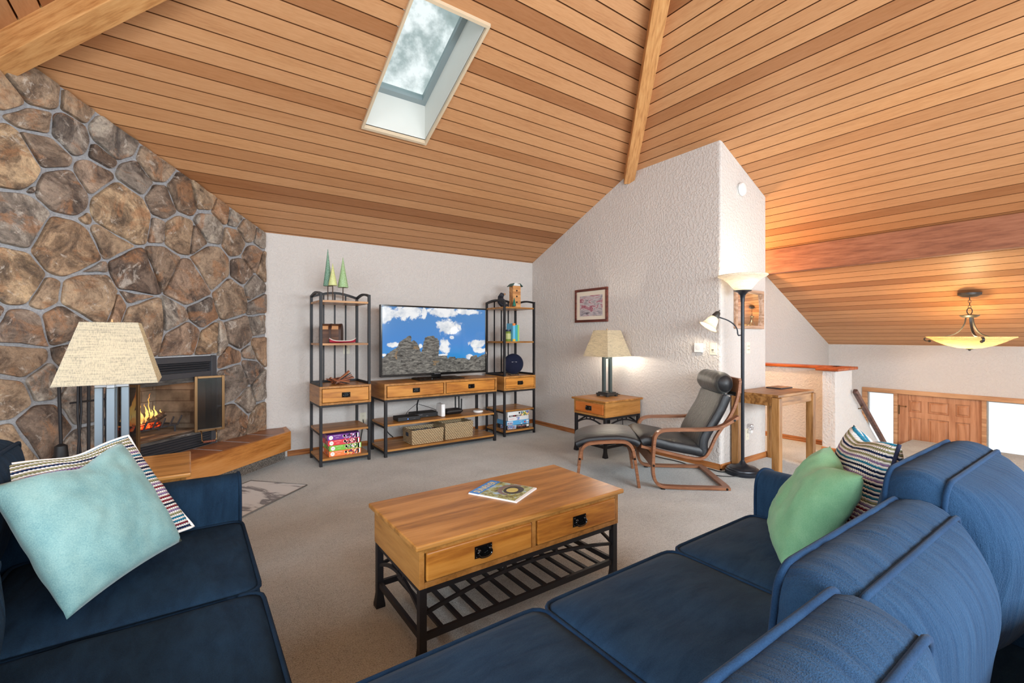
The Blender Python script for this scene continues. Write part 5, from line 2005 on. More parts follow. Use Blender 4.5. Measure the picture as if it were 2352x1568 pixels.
bu.l(bcol, bu.b.inputs['Emission Color'])
bu.b.inputs['Emission Strength'].default_value = 0.8
bu.col(L(8, 8, 10))
rock = [(0.0, 0.0), (0.0, 0.247), (0.035, 0.296), (0.067, 0.335), (0.112, 0.381), (0.135, 0.42), (0.148, 0.48), (0.185, 0.511), (0.223, 0.563), (0.246, 0.575), (0.258, 0.555), (0.251, 0.483), (0.28, 0.503), (0.309, 0.466), (0.323, 0.416), (0.343, 0.325), (0.351, 0.321), (0.36, 0.391), (0.37, 0.473), (0.384, 0.547), (0.426, 0.568), (0.472, 0.568), (0.479, 0.535), (0.497, 0.539), (0.518, 0.488), (0.521, 0.412), (0.511, 0.252), (0.545, 0.259), (0.592, 0.257), (0.603, 0.21), (0.624, 0.239), (0.672, 0.237), (0.688, 0.21), (0.732, 0.212), (0.765, 0.215), (0.81, 0.195), (0.829, 0.177), (0.849, 0.238), (0.894, 0.254), (0.923, 0.217), (0.963, 0.251), (1.0, 0.268), (1.0, 0.0)]
q = MB(TB)
uvl = q.bm.loops.layers.uv.new('UVMap')


def scr(pts, y, mi):
    vs = [q.v((scx0 + (scx1 - scx0) * u, y, scz0 + (scz1 - scz0) * v)) for u, v in pts]
    f = q.f(vs, mi)
    for lp, (u, v) in zip(f.loops, pts): lp[uvl].uv = (u, v)


def rough(pts, amp, s):
    out = []
    for i in range(len(pts)):
        a, b_ = Vector((*pts[i], 0)), Vector((*pts[(i + 1) % len(pts)], 0))
        n_ = max(1, int((b_ - a).length / 0.008))
        for k in range(n_):
            p = a.lerp(b_, k / n_)
            if 0.002 < p.x < 0.998 and p.y > 0.004:
                p += Vector((mnoise.noise(p * s), mnoise.noise(p * s + Vector((7, 3, 1))), 0)) * amp
            out.append((p.x, p.y))
    return out


scr([(0, 0), (1, 0), (1, 1), (0, 1)], SY + 0.001, 0)
scr(rough(rock, 0.008, 60), SY + 0.0004, 1)
for (cx_, cy_), rx_, ry_ in [((0.292, 0.394), 0.024, 0.024), ((0.310, 0.375), 0.018, 0.018), ((0.117, 0.277), 0.012, 0.06), ((0.128, 0.34), 0.009, 0.03), ((0.489, 0.168), 0.032, 0.022), ((0.472, 0.13), 0.02, 0.015), ((0.9, 0.236), 0.014, 0.012)]:
    scr(rough([(cx_ + rx_ * math.cos(2 * PI * k / 18) * 0.9, cy_ + ry_ * math.sin(2 * PI * k / 18) * 0.9) for k in range(18)], 0.018, 55), SY - 0.0002, 2)
q.build('screen', [sky.m, rk.m, bu.m], tvs)
q = MB(TB)
q.box(2.34, 2.46, SY + 0.006, SY + 0.03, 0.795, SZ0 + 0.01)
q.build('stand_neck', MT['blackgloss'], tvs, bevel=0.004)
q = MB(TB)
q.loft([[(2.13, SY - 0.135, 0.7765), (2.70, SY - 0.135, 0.7765), (2.70, SY + 0.12, 0.7765), (2.13, SY + 0.12, 0.7765)],
        [(2.13, SY - 0.135, 0.788), (2.70, SY - 0.135, 0.788), (2.70, SY + 0.12, 0.797), (2.13, SY + 0.12, 0.797)]])
q.build('stand_base', MT['blackgloss'], tvs, bevel=0.003)

# ------------------------------------------------------------------ electronics on the middle shelf
ZS = 0.345


def gadget(name, lab, cat, x0, x1, y0, y1, z0, z1, mat, rz=0, bev=0.006):
    cx_, cy_ = (x0 + x1) / 2, (y0 + y1) / 2
    t = thing(name, lab, cat, (cx_, cy_, z0), math.radians(rz))
    q = MB()
    q.box(x0 - cx_, x1 - cx_, y0 - cy_, y1 - cy_, 0.003, z1 - z0)
    q.build('casing', mat, t, bevel=bev, seg=3)
    return t


cb = gadget('cable_box', 'black cable box with a blue light, leftmost on the stand shelf', 'cable box', 1.865, 2.125, 4.80, 4.97, ZS, ZS + 0.047, MT['blackplastic'], -2)
q = MB(); q.box(-0.02, -0.012, -0.0865, -0.085, 0.020, 0.028); q.build('blue_light', plain('blue_led', L(60, 110, 255), emit=L(70, 120, 255), es=3), cb)
text_mesh('marks', '- - =', 0.014, MT['steel'], frame_M((0.055, -0.0855, 0.024), (1, 0, 0), (0, 0, 1)), cb)
dv = gadget('disc_player', 'slim black disc player behind the cable box', 'disc player', 2.10, 2.40, 4.90, 5.09, ZS, ZS + 0.052, MT['blackplastic'], 0, 0.003)
text_mesh('brand_lettering', 'SAMSUNG', 0.014, MT['steel'], frame_M((-0.09, -0.0955, 0.034), (1, 0, 0), (0, 0, 1)), dv)
text_mesh('disc_lettering', 'DVD', 0.012, MT['steel'], frame_M((0.0, -0.0955, 0.018), (1, 0, 0), (0, 0, 1)), dv)
md = gadget('modem', 'upright white modem between the disc player and the router', 'modem', 2.385, 2.435, 4.80, 4.945, ZS, ZS + 0.15, MT['white'], 0, 0.012)
q = MB(); q.box(-0.004, 0.004, -0.0735, -0.072, 0.06, 0.11); q.build('status_light', plain('modem_light', L(220, 230, 250), emit=L(200, 215, 255), es=1.0), md)
rt = thing('router', 'black wireless router with four upright antennas', 'router', (2.60, 4.965, ZS))
q = MB()
pl_ = [(-0.125, -0.055), (-0.10, -0.085), (0.10, -0.085), (0.125, -0.055), (0.125, 0.06), (0.10, 0.085), (-0.10, 0.085), (-0.125, 0.06)]
q.loft([[(x * 0.82, y * 0.8, 0.004) for x, y in pl_], [(x, y, 0.028) for x, y in pl_], [(x, y, 0.040) for x, y in pl_], [(x * 0.9, y * 0.88, 0.056) for x, y in pl_]])
q.build('casing', MT['blackplastic'], rt, smooth='auto', bevel=0.003)
for ax_, ay_, dx_, dz_ in ((-0.045, 0.085, -0.07, 0.10), (0.10, 0.088, 0.0, 0.185), (0.128, 0.05, 0.0, 0.165), (0.132, 0.0, 0.006, 0.14)):
    q = MB(); q.bar((ax_, ay_, 0.03), (ax_ + dx_, ay_ + 0.004, 0.03 + dz_), 0.018, 0.010, (0, 1, 0)); q.build('antenna', MT['blackplastic'], rt, bevel=0.003)
hb = thing('wifi_puck', 'round white network puck at the right end of the stand shelf', 'network device', (2.91, 4.86, ZS))
q = MB(); q.lathe([(0.052, 0.0), (0.06, 0.006), (0.062, 0.016), (0.056, 0.026), (0.02, 0.029), (0.002, 0.029)], n=32); q.build('casing', MT['white'], hb, smooth='auto')

# cables
def cord(name, lab, pts, r=0.004, it=3):
    q = MB(); q.tube(smoothpath(pts, it), r, 6)
    return tag(q.build(name, MT['blackplastic'], smooth=True), lab, 'cord')


cord('power_cord', 'black cable bundle hanging behind the television stand down to the disc player', [(2.31, 5.20, 0.775), (2.30, 5.21, 0.60), (2.27, 5.20, 0.50), (2.24, 5.17, 0.45), (2.22, 5.11, 0.40), (2.2, 5.10, 0.355)], 0.009)
cord('signal_cord', 'thin black cable arching from the bundle to the cable box', [(2.25, 5.19, 0.47), (2.16, 5.1, 0.45), (2.06, 5.03, 0.41), (2.02, 4.98, 0.375), (2.0, 4.965, 0.362)], 0.003)
cord('video_cord', 'thin black cable running from the bundle to the modem', [(2.27, 5.19, 0.46), (2.33, 5.12, 0.44), (2.40, 5.05, 0.41), (2.41, 4.96, 0.40), (2.41, 4.947, 0.39)], 0.003)
cord('looped_cord', 'black cable looping down the wall behind the left basket', [(2.10, 5.22, 0.34), (1.98, 5.25, 0.33), (1.90, 5.27, 0.26), (1.90, 5.27, 0.16), (1.98, 5.26, 0.085)], 0.006)
cord('extension_cord', 'black cord at the back left foot of the television stand', [(1.66, 5.375, 0.31), (1.665, 5.36, 0.26), (1.64, 5.35, 0.18), (1.62, 5.36, 0.02)], 0.005)
cord('extension_cord', 'black power cord on the carpet behind the armchair', [(4.08, 3.3, 0.02), (4.02, 3.08, 0.012), (4.08, 2.85, 0.008), (4.02, 2.66, 0.008), (4.10, 2.53, 0.008), (4.07, 2.40, 0.008), (4.14, 2.36, 0.008)], 0.005)
q = MB(TR(-fx, -fy, 0))
q.tube(smoothpath([(4.10, 2.21, 0.012), (3.98, 2.30, 0.006), (3.93, 2.42, 0.006), (3.98, 2.52, 0.006)], 3), 0.004, 6)
q.build('cord', MT['blackplastic'], flp, smooth=True)
q = MB(TR(-3.90, -3.66, -0.60))
q.tube(smoothpath([(3.98, 3.66, 0.607), (4.10, 3.66, 0.606), (4.137, 3.66, 0.59), (4.14, 3.66, 0.40), (4.135, 3.63, 0.30), (4.13, 3.64, 0.20), (4.12, 3.6, 0.03)], 2), 0.004, 6)
q.build('cord', MT['blackplastic'], LAMP1, smooth=True)

# ------------------------------------------------------------------ woven baskets with discs
wv = NT('woven_water_hyacinth')
sepw = wv.n('SeparateXYZ')
wv.tc = wv.n('TexCoord')
wv.l(wv.tc.outputs['Object'], sepw.inputs[0])
hx = wv.math('ADD', sepw.outputs[0], sepw.outputs[1])
rowi = wv.math('FLOOR', wv.math('MULTIPLY', sepw.outputs[2], 62.0))
rowf = wv.math('FRACT', wv.math('MULTIPLY', sepw.outputs[2], 62.0))
uu = wv.math('FRACT', wv.math('ADD', wv.math('MULTIPLY', hx, 36.0), wv.math('MULTIPLY', rowi, 0.5)))
slant = wv.math('FRACT', wv.math('ADD', uu, wv.math('MULTIPLY', rowf, 0.45)))
bl = wv.math('MULTIPLY', wv.math('SINE', wv.math('MULTIPLY', rowf, PI)), wv.math('POWER', wv.math('SINE', wv.math('MULTIPLY', slant, PI)), 0.6))
wv.col(wv.mix(wv.math('MULTIPLY', wv.noise(wv.coord((1, 1, 1)), 60, 3), 0.35), wv.ramp(bl, [(0.1, L(96, 64, 36)), (0.4, L(196, 162, 116)), (0.9, L(238, 216, 178))]), L(218, 190, 144)))
wv.set(Roughness=0.75)
wv.bump(bl, 1.0, 0.012)
disc_cols = [L(60, 62, 70), L(120, 124, 132), L(96, 60, 66), L(70, 84, 110), L(150, 152, 156), L(44, 40, 44), L(110, 96, 104), L(84, 96, 92)]
DM = [plain('disc_case_%s' % n_, c_, 0.25) for n_, c_ in zip(('charcoal', 'grey', 'maroon', 'slate', 'silver', 'black', 'mauve', 'sage'), disc_cols)]


def basket(lab, x0, x1, y0, y1, z, h, slot):
    cx_, cy_ = (x0 + x1) / 2, (y0 + y1) / 2
    t = thing('basket', lab, 'basket', (cx_, cy_, z), 0, 'woven baskets under the television')
    w_, d_ = (x1 - x0) / 2, (y1 - y0) / 2
    q = MB()
    def rr(k_, z_): return [(sx * (w_ * k_), sy * (d_ * k_), z_) for sx, sy in ((-1, -1), (1, -1), (1, 1), (-1, 1))]
    N_ = 10
    def ringz(w0, d0, z_, j):
        pts = []
        for (ax_, ay_), (bx_, by_) in (((-1, -1), (1, -1)), ((1, -1), (1, 1)), ((1, 1), (-1, 1)), ((-1, 1), (-1, -1))):
            for i in range(N_):
                f = i / N_
                pts.append((w0 * (ax_ + (bx_ - ax_) * f), d0 * (ay_ + (by_ - ay_) * f), z_ + 0.003 * math.sin(i * 2.1 + j)))
        return pts
    R = [ringz(w_ * 0.965, d_ * 0.95, 0.002, 0), ringz(w_ * 0.985, d_ * 0.98, h * 0.5, 1), ringz(w_, d_, h * 0.94, 2), ringz(w_ * 0.99, d_ * 0.985, h, 3), ringz(w_ * 0.93, d_ * 0.90, h, 3), ringz(w_ * 0.92, d_ * 0.89, 0.02, 0)]
    q.loft(R)
    q.build('woven_body', wv.m, t, smooth='auto')
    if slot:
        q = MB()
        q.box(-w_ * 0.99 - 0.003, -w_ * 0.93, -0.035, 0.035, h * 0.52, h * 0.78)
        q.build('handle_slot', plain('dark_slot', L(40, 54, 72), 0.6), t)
    return t


basket('woven basket of discs with a handle slot, left of the pair under the television', 2.005, 2.395, 4.765, 5.03, 0.078, 0.16, True)
basket('taller woven basket, right of the pair under the television', 2.42, 2.795, 4.78, 5.07, 0.078, 0.19, False)
rd = random.Random(9)
for bx0, bx1, by, zt_, n_, lab in ((2.04, 2.365, 4.875, 0.215, 24, 'flat disc case standing in the left woven basket'), (2.455, 2.76, 4.90, 0.235, 22, 'flat disc case standing in the right woven basket')):
    first = None
    for k in range(n_):
        x = bx0 + (bx1 - bx0) * (k + 0.5) / n_
        q = MB()
        q.loft([[(-0.0045, -0.062, -0.11), (0.0045, -0.062, -0.11), (0.0045, 0.062, -0.11), (-0.0045, 0.062, -0.11)], [(-0.0045, -0.062, 0), (0.0045, -0.062, 0), (0.0045, 0.062, 0), (-0.0045, 0.062, 0)]])
        o = q.build('disc_case', rd.choice(DM))
        o.location = (x, by, zt_ + rd.uniform(-0.004, 0.006))
        o.rotation_euler = (0, math.radians(8 + rd.uniform(-3, 3)), 0)
        tag(o, lab, 'disc case', 'disc cases in the ' + ('left' if bx0 < 2.3 else 'right') + ' basket')
# ------------------------------------------------------------------ puzzle boxes
def speck(name, cols, sc=70):
    t = NT(name)
    v = t.n('TexVoronoi')
    v.inputs['Scale'].default_value = sc
    t.l(t.coord((1, 1, 1)), v.inputs['Vector'])
    sp_ = t.n('SeparateColor')
    t.l(v.outputs['Color'], sp_.inputs[0])
    n = len(cols)
    t.col(t.ramp(sp_.outputs[0], [(i / n, c) for i, c in enumerate(cols)], 'CONSTANT'))
    t.set(Roughness=0.35)
    return t.m


PW = plain('print_white', L(246, 244, 240), 0.4)
PB = plain('print_black', L(22, 22, 26), 0.4)


def game_box(name, lab, x0, x1, y0, y1, z0, z1, mat, group, rz=0, decals=()):
    cx_, cy_ = (x0 + x1) / 2, (y0 + y1) / 2
    w_, d_, h_ = (x1 - x0) / 2, (y1 - y0) / 2, z1 - z0
    t = thing(name, lab, 'puzzle box', (cx_, cy_, z0), math.radians(rz), group)
    q = MB(); q.box(-w_, w_, -d_, d_, 0.0004, h_ - 0.0004)
    bx = q.build('box', mat, t, bevel=0.002)
    F = frame_M((-w_, -d_ - 0.0006, 0), (1, 0, 0), (0, 0, 1))      # front face: x right, y up
    S_ = frame_M((-w_ - 0.0006, d_, 0), (0, -1, 0), (0, 0, 1))     # left side
    for d in decals:
        kind, face = d[0], (F if d[1] == 'F' else S_)
        ww = 2 * w_ if d[1] == 'F' else 2 * d_
        if kind == 'rect':
            _, _, a, b_, c, e, mm, nm = d
            q = MB(face); q.poly([(ww * a, h_ * c, 0), (ww * b_, h_ * c, 0), (ww * b_, h_ * e, 0), (ww * a, h_ * e, 0)]); q.build(nm, mm, t)
        elif kind == 'disc':
            _, _, a, c, r, mm, nm = d
            q = MB(face); q.poly([(ww * a + r * math.cos(2 * PI * k / 24), h_ * c + r * math.sin(2 * PI * k / 24), 0.0002) for k in range(24)]); q.build(nm, mm, t)
        elif kind == 'text':
            _, _, a, c, sz, tx, mm = d
            text_mesh('lettering', tx, sz, mm, face @ TR(ww * a, h_ * c, 0.0002), t, 0.0001)
    return t


pz = [('orange', L(246, 138, 76), [L(236, 120, 60), L(250, 220, 190), L(90, 60, 110), L(240, 70, 50), L(250, 190, 90), L(120, 40, 60)]),
      ('green', L(132, 200, 72), [L(120, 170, 70), L(240, 240, 200), L(50, 90, 40), L(200, 190, 90), L(90, 130, 60), L(230, 220, 240)]),
      ('red', L(232, 66, 72), [L(220, 60, 80), L(250, 220, 220), L(120, 30, 50), L(200, 90, 110), L(90, 20, 40), L(240, 180, 170)]),
      ('purple', L(122, 50, 150), [L(120, 60, 140), L(240, 220, 240), L(60, 30, 80), L(200, 60, 110), L(160, 120, 170), L(50, 20, 60)])]
zb = 0.0755
whichs = ['bottom box of the colourful stack', 'second box from the bottom', 'second box from the top', 'top box of the colourful stack']
for k, (cn, cc, sc_) in enumerate(pz):
    x0 = 1.143 + 0.004 * (k == 1) - 0.010 * (k == 2) - 0.016 * (k == 3)
    game_box('puzzle_box', '%s puzzle box, %s on the bottom shelf' % (cn, whichs[k]), x0, x0 + 0.315, 4.79, 5.06, zb + 0.0545 * k, zb + 0.0545 * (k + 1), plain('puzzle_%s' % cn, cc, 0.4), 'stacked puzzle boxes on the left shelf tower', 0,
             [('rect', 'F', 0.49, 0.93, 0.06, 0.94, speck('puzzle_art_%s' % cn, sc_, 75), 'picture'), ('rect', 'F', 0.47, 0.55, 0.40, 0.76, plain('cream_patch_%s' % cn, L(244, 236, 214), 0.5), 'patch'), ('rect', 'F', 0.89, 0.97, 0.12, 0.92, PW, 'barcode_panel'),
              ('disc', 'F', 0.105, 0.48, 0.0205, PW, 'round_logo'), ('text', 'F', 0.105, 0.50, 0.009, 'vida', PB), ('text', 'F', 0.30, 0.78, 0.0095, 'JIGSAW PUZZLE', PW), ('text', 'F', 0.30, 0.40, 0.007, '500 PIECES', PW),
              ('rect', 'S', 0.52, 0.96, 0.06, 0.94, speck('puzzle_art_side_%s' % cn, sc_, 60), 'picture'), ('disc', 'S', 0.13, 0.5, 0.020, PW, 'round_logo')])
skyart = speck('city_art', [L(70, 130, 210), L(120, 170, 230), L(200, 150, 110), L(120, 100, 140), L(230, 230, 240)], 90)
yelart = speck('village_art', [L(220, 170, 60), L(240, 210, 120), L(110, 140, 60), L(200, 90, 60), L(90, 110, 180), L(245, 245, 240)], 60)
G2 = 'stacked puzzle boxes on the right shelf tower'
PR = plain('print_red', L(214, 60, 64), 0.4)
PY = plain('print_yellow', L(226, 206, 80), 0.4)
zz = 0.0725
game_box('puzzle_box', 'black puzzle box with city skyline, bottom of the right stack', 3.352, 3.70, 4.865, 5.10, zz, zz + 0.056, plain('puzzle_black', L(28, 32, 40), 0.4), G2, -1,
         [('rect', 'F', 0.02, 0.40, 0.10, 0.92, PW, 'white_border'), ('rect', 'F', 0.03, 0.39, 0.16, 0.86, skyart, 'picture'), ('text', 'F', 0.64, 0.70, 0.019, 'NEW YORK, NEW YORK', PW), ('text', 'F', 0.64, 0.44, 0.014, '1000 PIECE PUZZLE', PR), ('text', 'F', 0.64, 0.26, 0.009, 'SKYLINE', PY), ('rect', 'F', 0.88, 0.985, 0.30, 0.86, PW, 'barcode_panel'), ('rect', 'S', 0.3, 0.9, 0.08, 0.92, skyart, 'picture')])
game_box('puzzle_box', 'bright blue puzzle box, second from the bottom of the right stack', 3.345, 3.698, 4.86, 5.10, zz + 0.056, zz + 0.112, plain('puzzle_blue', L(86, 170, 224), 0.4), G2, -2,
         [('rect', 'F', 0.02, 0.27, 0.10, 0.86, PW, 'white_border'), ('rect', 'F', 0.03, 0.26, 0.16, 0.66, skyart, 'picture'), ('text', 'F', 0.62, 0.74, 0.012, 'PUZZLE', PW), ('disc', 'F', 0.80, 0.5, 0.012, PR, 'logo'), ('rect', 'F', 0.87, 0.97, 0.52, 0.86, PW, 'panel'), ('rect', 'F', 0.88, 0.96, 0.14, 0.36, PW, 'panel'), ('rect', 'F', 0.62, 0.69, 0.1, 0.3, PW, 'panel')])
game_box('puzzle_box', 'white puzzle box with one small picture, second from the top of the right stack', 3.36, 3.69, 4.862, 5.10, zz + 0.112, zz + 0.162, plain('puzzle_white', L(232, 232, 232), 0.4), G2, 0,
         [('rect', 'F', 0.40, 0.54, 0.12, 0.9, skyart, 'picture'), ('text', 'F', 0.17, 0.5, 0.015, 'Eurographics', PR)])
game_box('puzzle_box', 'white and black thousand-piece puzzle box, top of the right stack', 3.352, 3.692, 4.855, 5.10, zz + 0.162, zz + 0.232, plain('puzzle_pale', L(236, 236, 234), 0.4), G2, -1,
         [('rect', 'F', 0.06, 0.60, 0.04, 0.34, PB, 'black_band'), ('rect', 'F', 0.285, 0.345, 0.06, 0.33, PR, 'red_square'), ('text', 'F', 0.175, 0.18, 0.022, 'PIECE', PW), ('text', 'F', 0.475, 0.19, 0.030, '1000', PW), ('disc', 'F', 0.54, 0.66, 0.013, PB, 'round_mark'), ('rect', 'F', 0.61, 0.985, 0.06, 0.92, yelart, 'picture')])

# ------------------------------------------------------------------ decor on the left tower
ZA, ZB_, ZC = 1.637, 1.21, 0.785


def cone_tree(name, lab, x, y, zb, h, r, stem, c1, c2):
    t = thing(name, lab, 'tree ornament', (x, y, zb), 0, 'green cone tree ornaments')
    q = MB(); q.box(-0.055, 0.055, -0.04, 0.04, 0, 0.014); q.build('base', plain('pale_base_block', L(196, 178, 158), 0.7), t, bevel=0.003)
    q = MB(); q.tube([(0, 0, 0.014), (0, 0, stem + 0.02)], 0.0055, 8); q.build('stem', plain('brown_stem', L(78, 58, 46), 0.6), t, smooth='auto')
    mt = NT('hammered_green_metal')
    mt.col(mt.ramp(mt.noise(mt.coord((1, 1, 1)), 90, 4, 0.7), [(0.35, c1), (0.65, c2)]))
    mt.set(Roughness=0.5)
    mt.bump(mt.noise(mt.coord((1, 1, 1)), 70, 3), 0.5, 0.005)
    q = MB(); q.lathe([(r * 0.96, stem), (r, stem + 0.004), (r * 0.5, stem + h * 0.5), (0.002, stem + h)], n=28); q.build('cone', mt.m, t, smooth='auto')


cone_tree('cone_tree', 'tallest dark green cone tree ornament on top of the left shelf tower', 1.185, 5.02, ZA, 0.385, 0.045, 0.165, L(86, 130, 108), L(144, 180, 156))
cone_tree('cone_tree', 'short lime green cone tree ornament in front of the tall one', 1.212, 4.93, ZA, 0.225, 0.044, 0.165, L(198, 210, 134), L(228, 228, 162))
cone_tree('cone_tree', 'medium green cone tree ornament, right of the three', 1.325, 4.97, ZA, 0.315, 0.054, 0.155, L(138, 176, 114), L(182, 208, 162))

ck = wood('dark_chest_wood', L(58, 34, 22), L(92, 58, 38), L(112, 74, 50), axis='X', rough=0.5)
ch_ = thing('keepsake_chest', 'small brown domed wooden chest behind the red canoe', 'chest', (1.215, 5.0, ZB_), math.radians(-24))
q = MB()
def chest_prof(k=1.0):
    pts = [(-0.075 * k, 0.0), (0.075 * k, 0.0), (0.075 * k, 0.125)]
    for i in range(1, 10): pts.append((0.075 * k * math.cos(PI * i / 10), 0.125 + 0.075 * k * math.sin(PI * i / 10)))
    pts.append((-0.075 * k, 0.125))
    return pts
q.loft([[(-0.10, y, z) for y, z in chest_prof()], [(0.10, y, z) for y, z in chest_prof()]])
q.build('body', ck, ch_, smooth='auto')
for xx in (-0.096, 0.0, 0.096):
    q = MB()
    q.loft([[(xx - 0.011, y * 1.05, z * 1.012) for y, z in chest_prof()], [(xx + 0.011, y * 1.05, z * 1.012) for y, z in chest_prof()]])
    q.build('band', plain('darker_chest_band', L(64, 36, 24), 0.5), ch_, smooth='auto')
for xx in (-0.05, 0.048):
    q = MB()
    q.loft([[(xx - 0.034, -0.0762, 0.14), (xx + 0.034, -0.0762, 0.14), (xx + 0.030, -0.058, 0.176), (xx - 0.030, -0.058, 0.176)], [(xx - 0.034, -0.07, 0.14), (xx + 0.034, -0.07, 0.14), (xx + 0.030, -0.052, 0.172), (xx - 0.030, -0.052, 0.172)]])
    q.build('inlay', plain('pale_chest_inlay', L(204, 150, 104), 0.5), ch_)

cn_ = thing('canoe_model', 'small red and white model canoe at the front of the middle shelf', 'canoe ornament', (1.285, 4.83, ZB_), math.radians(2))
q = MB()
R, R2 = [], []
n_ = 24
for i in range(n_ + 1):
    f = -1 + 2 * i / n_
    x = 0.132 * f
    w_ = 0.026 * max(0.02, (1 - f * f)) ** 0.75
    top = 0.026 + 0.028 * f ** 4
    botm = 0.004 + 0.006 * f ** 6
    R.append([(x, -w_ * math.cos(a) if True else 0, botm + (top - botm) * (1 - math.sin(a))) for a in [PI * k / 12 for k in range(13)]])
for i in range(n_):
    for k in range(12):
        q.poly([R[i][k], R[i + 1][k], R[i + 1][k + 1], R[i][k + 1]])
hull = q.build('hull', plain('red_canoe', L(172, 44, 64), 0.35), cn_, smooth=True, weld=True)
so = hull.modifiers.new('s', 'SOLIDIFY'); so.thickness = 0.002
q = MB()
for sy in (1, -1):
    q.tube([(R[i][0 if sy > 0 else 12][0], R[i][0 if sy > 0 else 12][1], R[i][0][2] - 0.003) for i in range(n_ + 1)], 0.0046, 6)
q.build('gunwale', plain('canoe_white_rim', L(228, 220, 208), 0.5), cn_, smooth=True)
q = MB()
for xx in (-0.07, 0.0, 0.07): q.box(xx - 0.006, xx + 0.006, -0.02, 0.02, 0.020, 0.023)
q.build('seat', plain('canoe_seat', L(200, 180, 150), 0.5), cn_)

# folding slatted bowl
bw = thing('slatted_bowl', 'folding bowl of dark and reddish wooden slats on the left tower cabinet', 'bowl', (1.255, 4.965, ZC), math.radians(12))
sl = [plain('slat_red', L(140, 76, 46), 0.45), plain('slat_dark', L(34, 30, 34), 0.45), plain('slat_tan', L(176, 108, 66), 0.45)]
pieces = [MB(), MB(), MB()]
for k in range(30):
    f = (k - 14.5) / 14.5
    mi = (0, 2, 1, 0, 0, 1, 2, 0, 1, 0)[(k // 2) % 10]
    sg = 1 if k % 2 else -1
    tilt = sg * math.radians(6 + 32 * (1 - abs(f)))
    d = Vector((math.cos(tilt), 0.12 * f * sg, math.sin(tilt))).normalized()
    half = 0.115 + 0.02 * (1 - abs(f))
    c_ = Vector((0.018 * sg, f * 0.088, 0.012 + 0.034 * abs(f) ** 1.5))
    lift = max(0.0, half * 0.42 * math.sin(abs(tilt)) - c_.z + 0.004)
    c_.z += lift
    pieces[mi].bar(c_ - d * half * 0.42, c_ + d * half * 1.15, 0.0056, 0.010, (0, 0, 1))
for k, nm in ((0, 'reddish_slats'), (1, 'dark_slats'), (2, 'tan_slats')): pieces[k].build(nm, sl[k], bw)

# ------------------------------------------------------------------ decor on the right tower
YA, YB, YC = 1.657, 1.214, 0.768
bh = thing('birdhouse', 'tall wooden birdhouse with three holes and green roof on the right tower', 'birdhouse', (3.545, 4.97, YA), math.radians(-6))
hw_ = wood('birdhouse_pine', L(168, 108, 58), L(208, 148, 88), L(222, 168, 108), axis='X', rough=0.5)
q = MB()
for k in range(6):
    z = k * 0.048
    q.box(-0.058, 0.058, -0.05, 0.05, z + 0.0012, z + 0.0468)
    q.box(-0.056, 0.056, -0.048, 0.048, z, z + 0.048)
q.build('body', hw_, bh)
for z in (0.072, 0.148, 0.224):
    q = MB()
    q.lathe([(0.012, 0), (0.012, 0.0015), (0.001, 0.0016)], (0, -0.0495, z), 18, A=Matrix(((1, 0, 0), (0, 0, -1), (0, 1, 0))))
    q.build('hole', plain('hole_dark', L(34, 20, 14), 0.8), bh)
for sg in (-1, 1):
    q = MB()
    q.loft([[(sg * 0.042, -0.062, 0.314), (sg * 0.085, -0.062, 0.278), (sg * 0.089, -0.062, 0.284), (sg * 0.045, -0.062, 0.322)], [(sg * 0.042, 0.062, 0.314), (sg * 0.085, 0.062, 0.278), (sg * 0.089, 0.062, 0.284), (sg * 0.045, 0.062, 0.322)]])
    q.build('roof', plain('green_roof', L(36, 84, 76), 0.5), bh)
q = MB()
q.loft([[(-0.05, -0.056, 0.288), (0.05, -0.056, 0.288), (0.045, -0.056, 0.312), (-0.045, -0.056, 0.312)], [(-0.05, 0.056, 0.288), (0.05, 0.056, 0.288), (0.045, 0.056, 0.312), (-0.045, 0.056, 0.312)]])
q.box(-0.022, 0.022, -0.03, 0.03, 0.312, 0.328)
q.build('roof_cap', plain('white_roof_cap', L(226, 226, 222), 0.5), bh)

# seated bear: one continuous skinned body
be = thing('bear_figurine', 'black seated bear figurine beside the birdhouse on the right tower', 'figurine', (3.345, 5.02, YA), math.radians(-28))
me = bpy.data.meshes.new('body')
nodes = [((0, 0, 0.045), 0.046), ((0, 0.004, 0.10), 0.040), ((0.004, 0.0, 0.135), 0.027), ((0.018, -0.004, 0.166), 0.028), ((0.046, -0.008, 0.172), 0.013), ((0.058, -0.010, 0.176), 0.009),
         ((0.02, -0.042, 0.11), 0.017), ((0.05, -0.05, 0.085), 0.014), ((0.07, -0.04, 0.075), 0.012), ((0.02, 0.042, 0.11), 0.017), ((0.05, 0.05, 0.085), 0.014), ((0.07, 0.04, 0.075), 0.012),
         ((0.03, -0.045, 0.028), 0.024), ((0.075, -0.06, 0.022), 0.017), ((0.088, -0.062, 0.04), 0.015), ((0.03, 0.045, 0.028), 0.024), ((0.075, 0.06, 0.022), 0.017), ((0.088, 0.062, 0.04), 0.015),
         ((0.006, -0.026, 0.192), 0.008), ((0.006, 0.022, 0.192), 0.008)]
edges = [(0, 1), (1, 2), (2, 3), (3, 4), (4, 5), (1, 6), (6, 7), (7, 8), (1, 9), (9, 10), (10, 11), (0, 12), (12, 13), (13, 14), (0, 15), (15, 16), (16, 17), (3, 18), (3, 19)]
me.from_pydata([n_[0] for n_ in nodes], edges, [])
bo = bpy.data.objects.new('body', me)
COL.objects.link(bo)
bo.parent = be
sk_ = bo.modifiers.new('skin', 'SKIN')
for v_, (p_, r_) in zip(me.skin_vertices[0].data, nodes): v_.radius = (r_, r_)
me.skin_vertices[0].data[0].use_root = True
sd = bo.modifiers.new('sub', 'SUBSURF'); sd.levels = 2; sd.render_levels = 2
bf = NT('black_bear_fur')
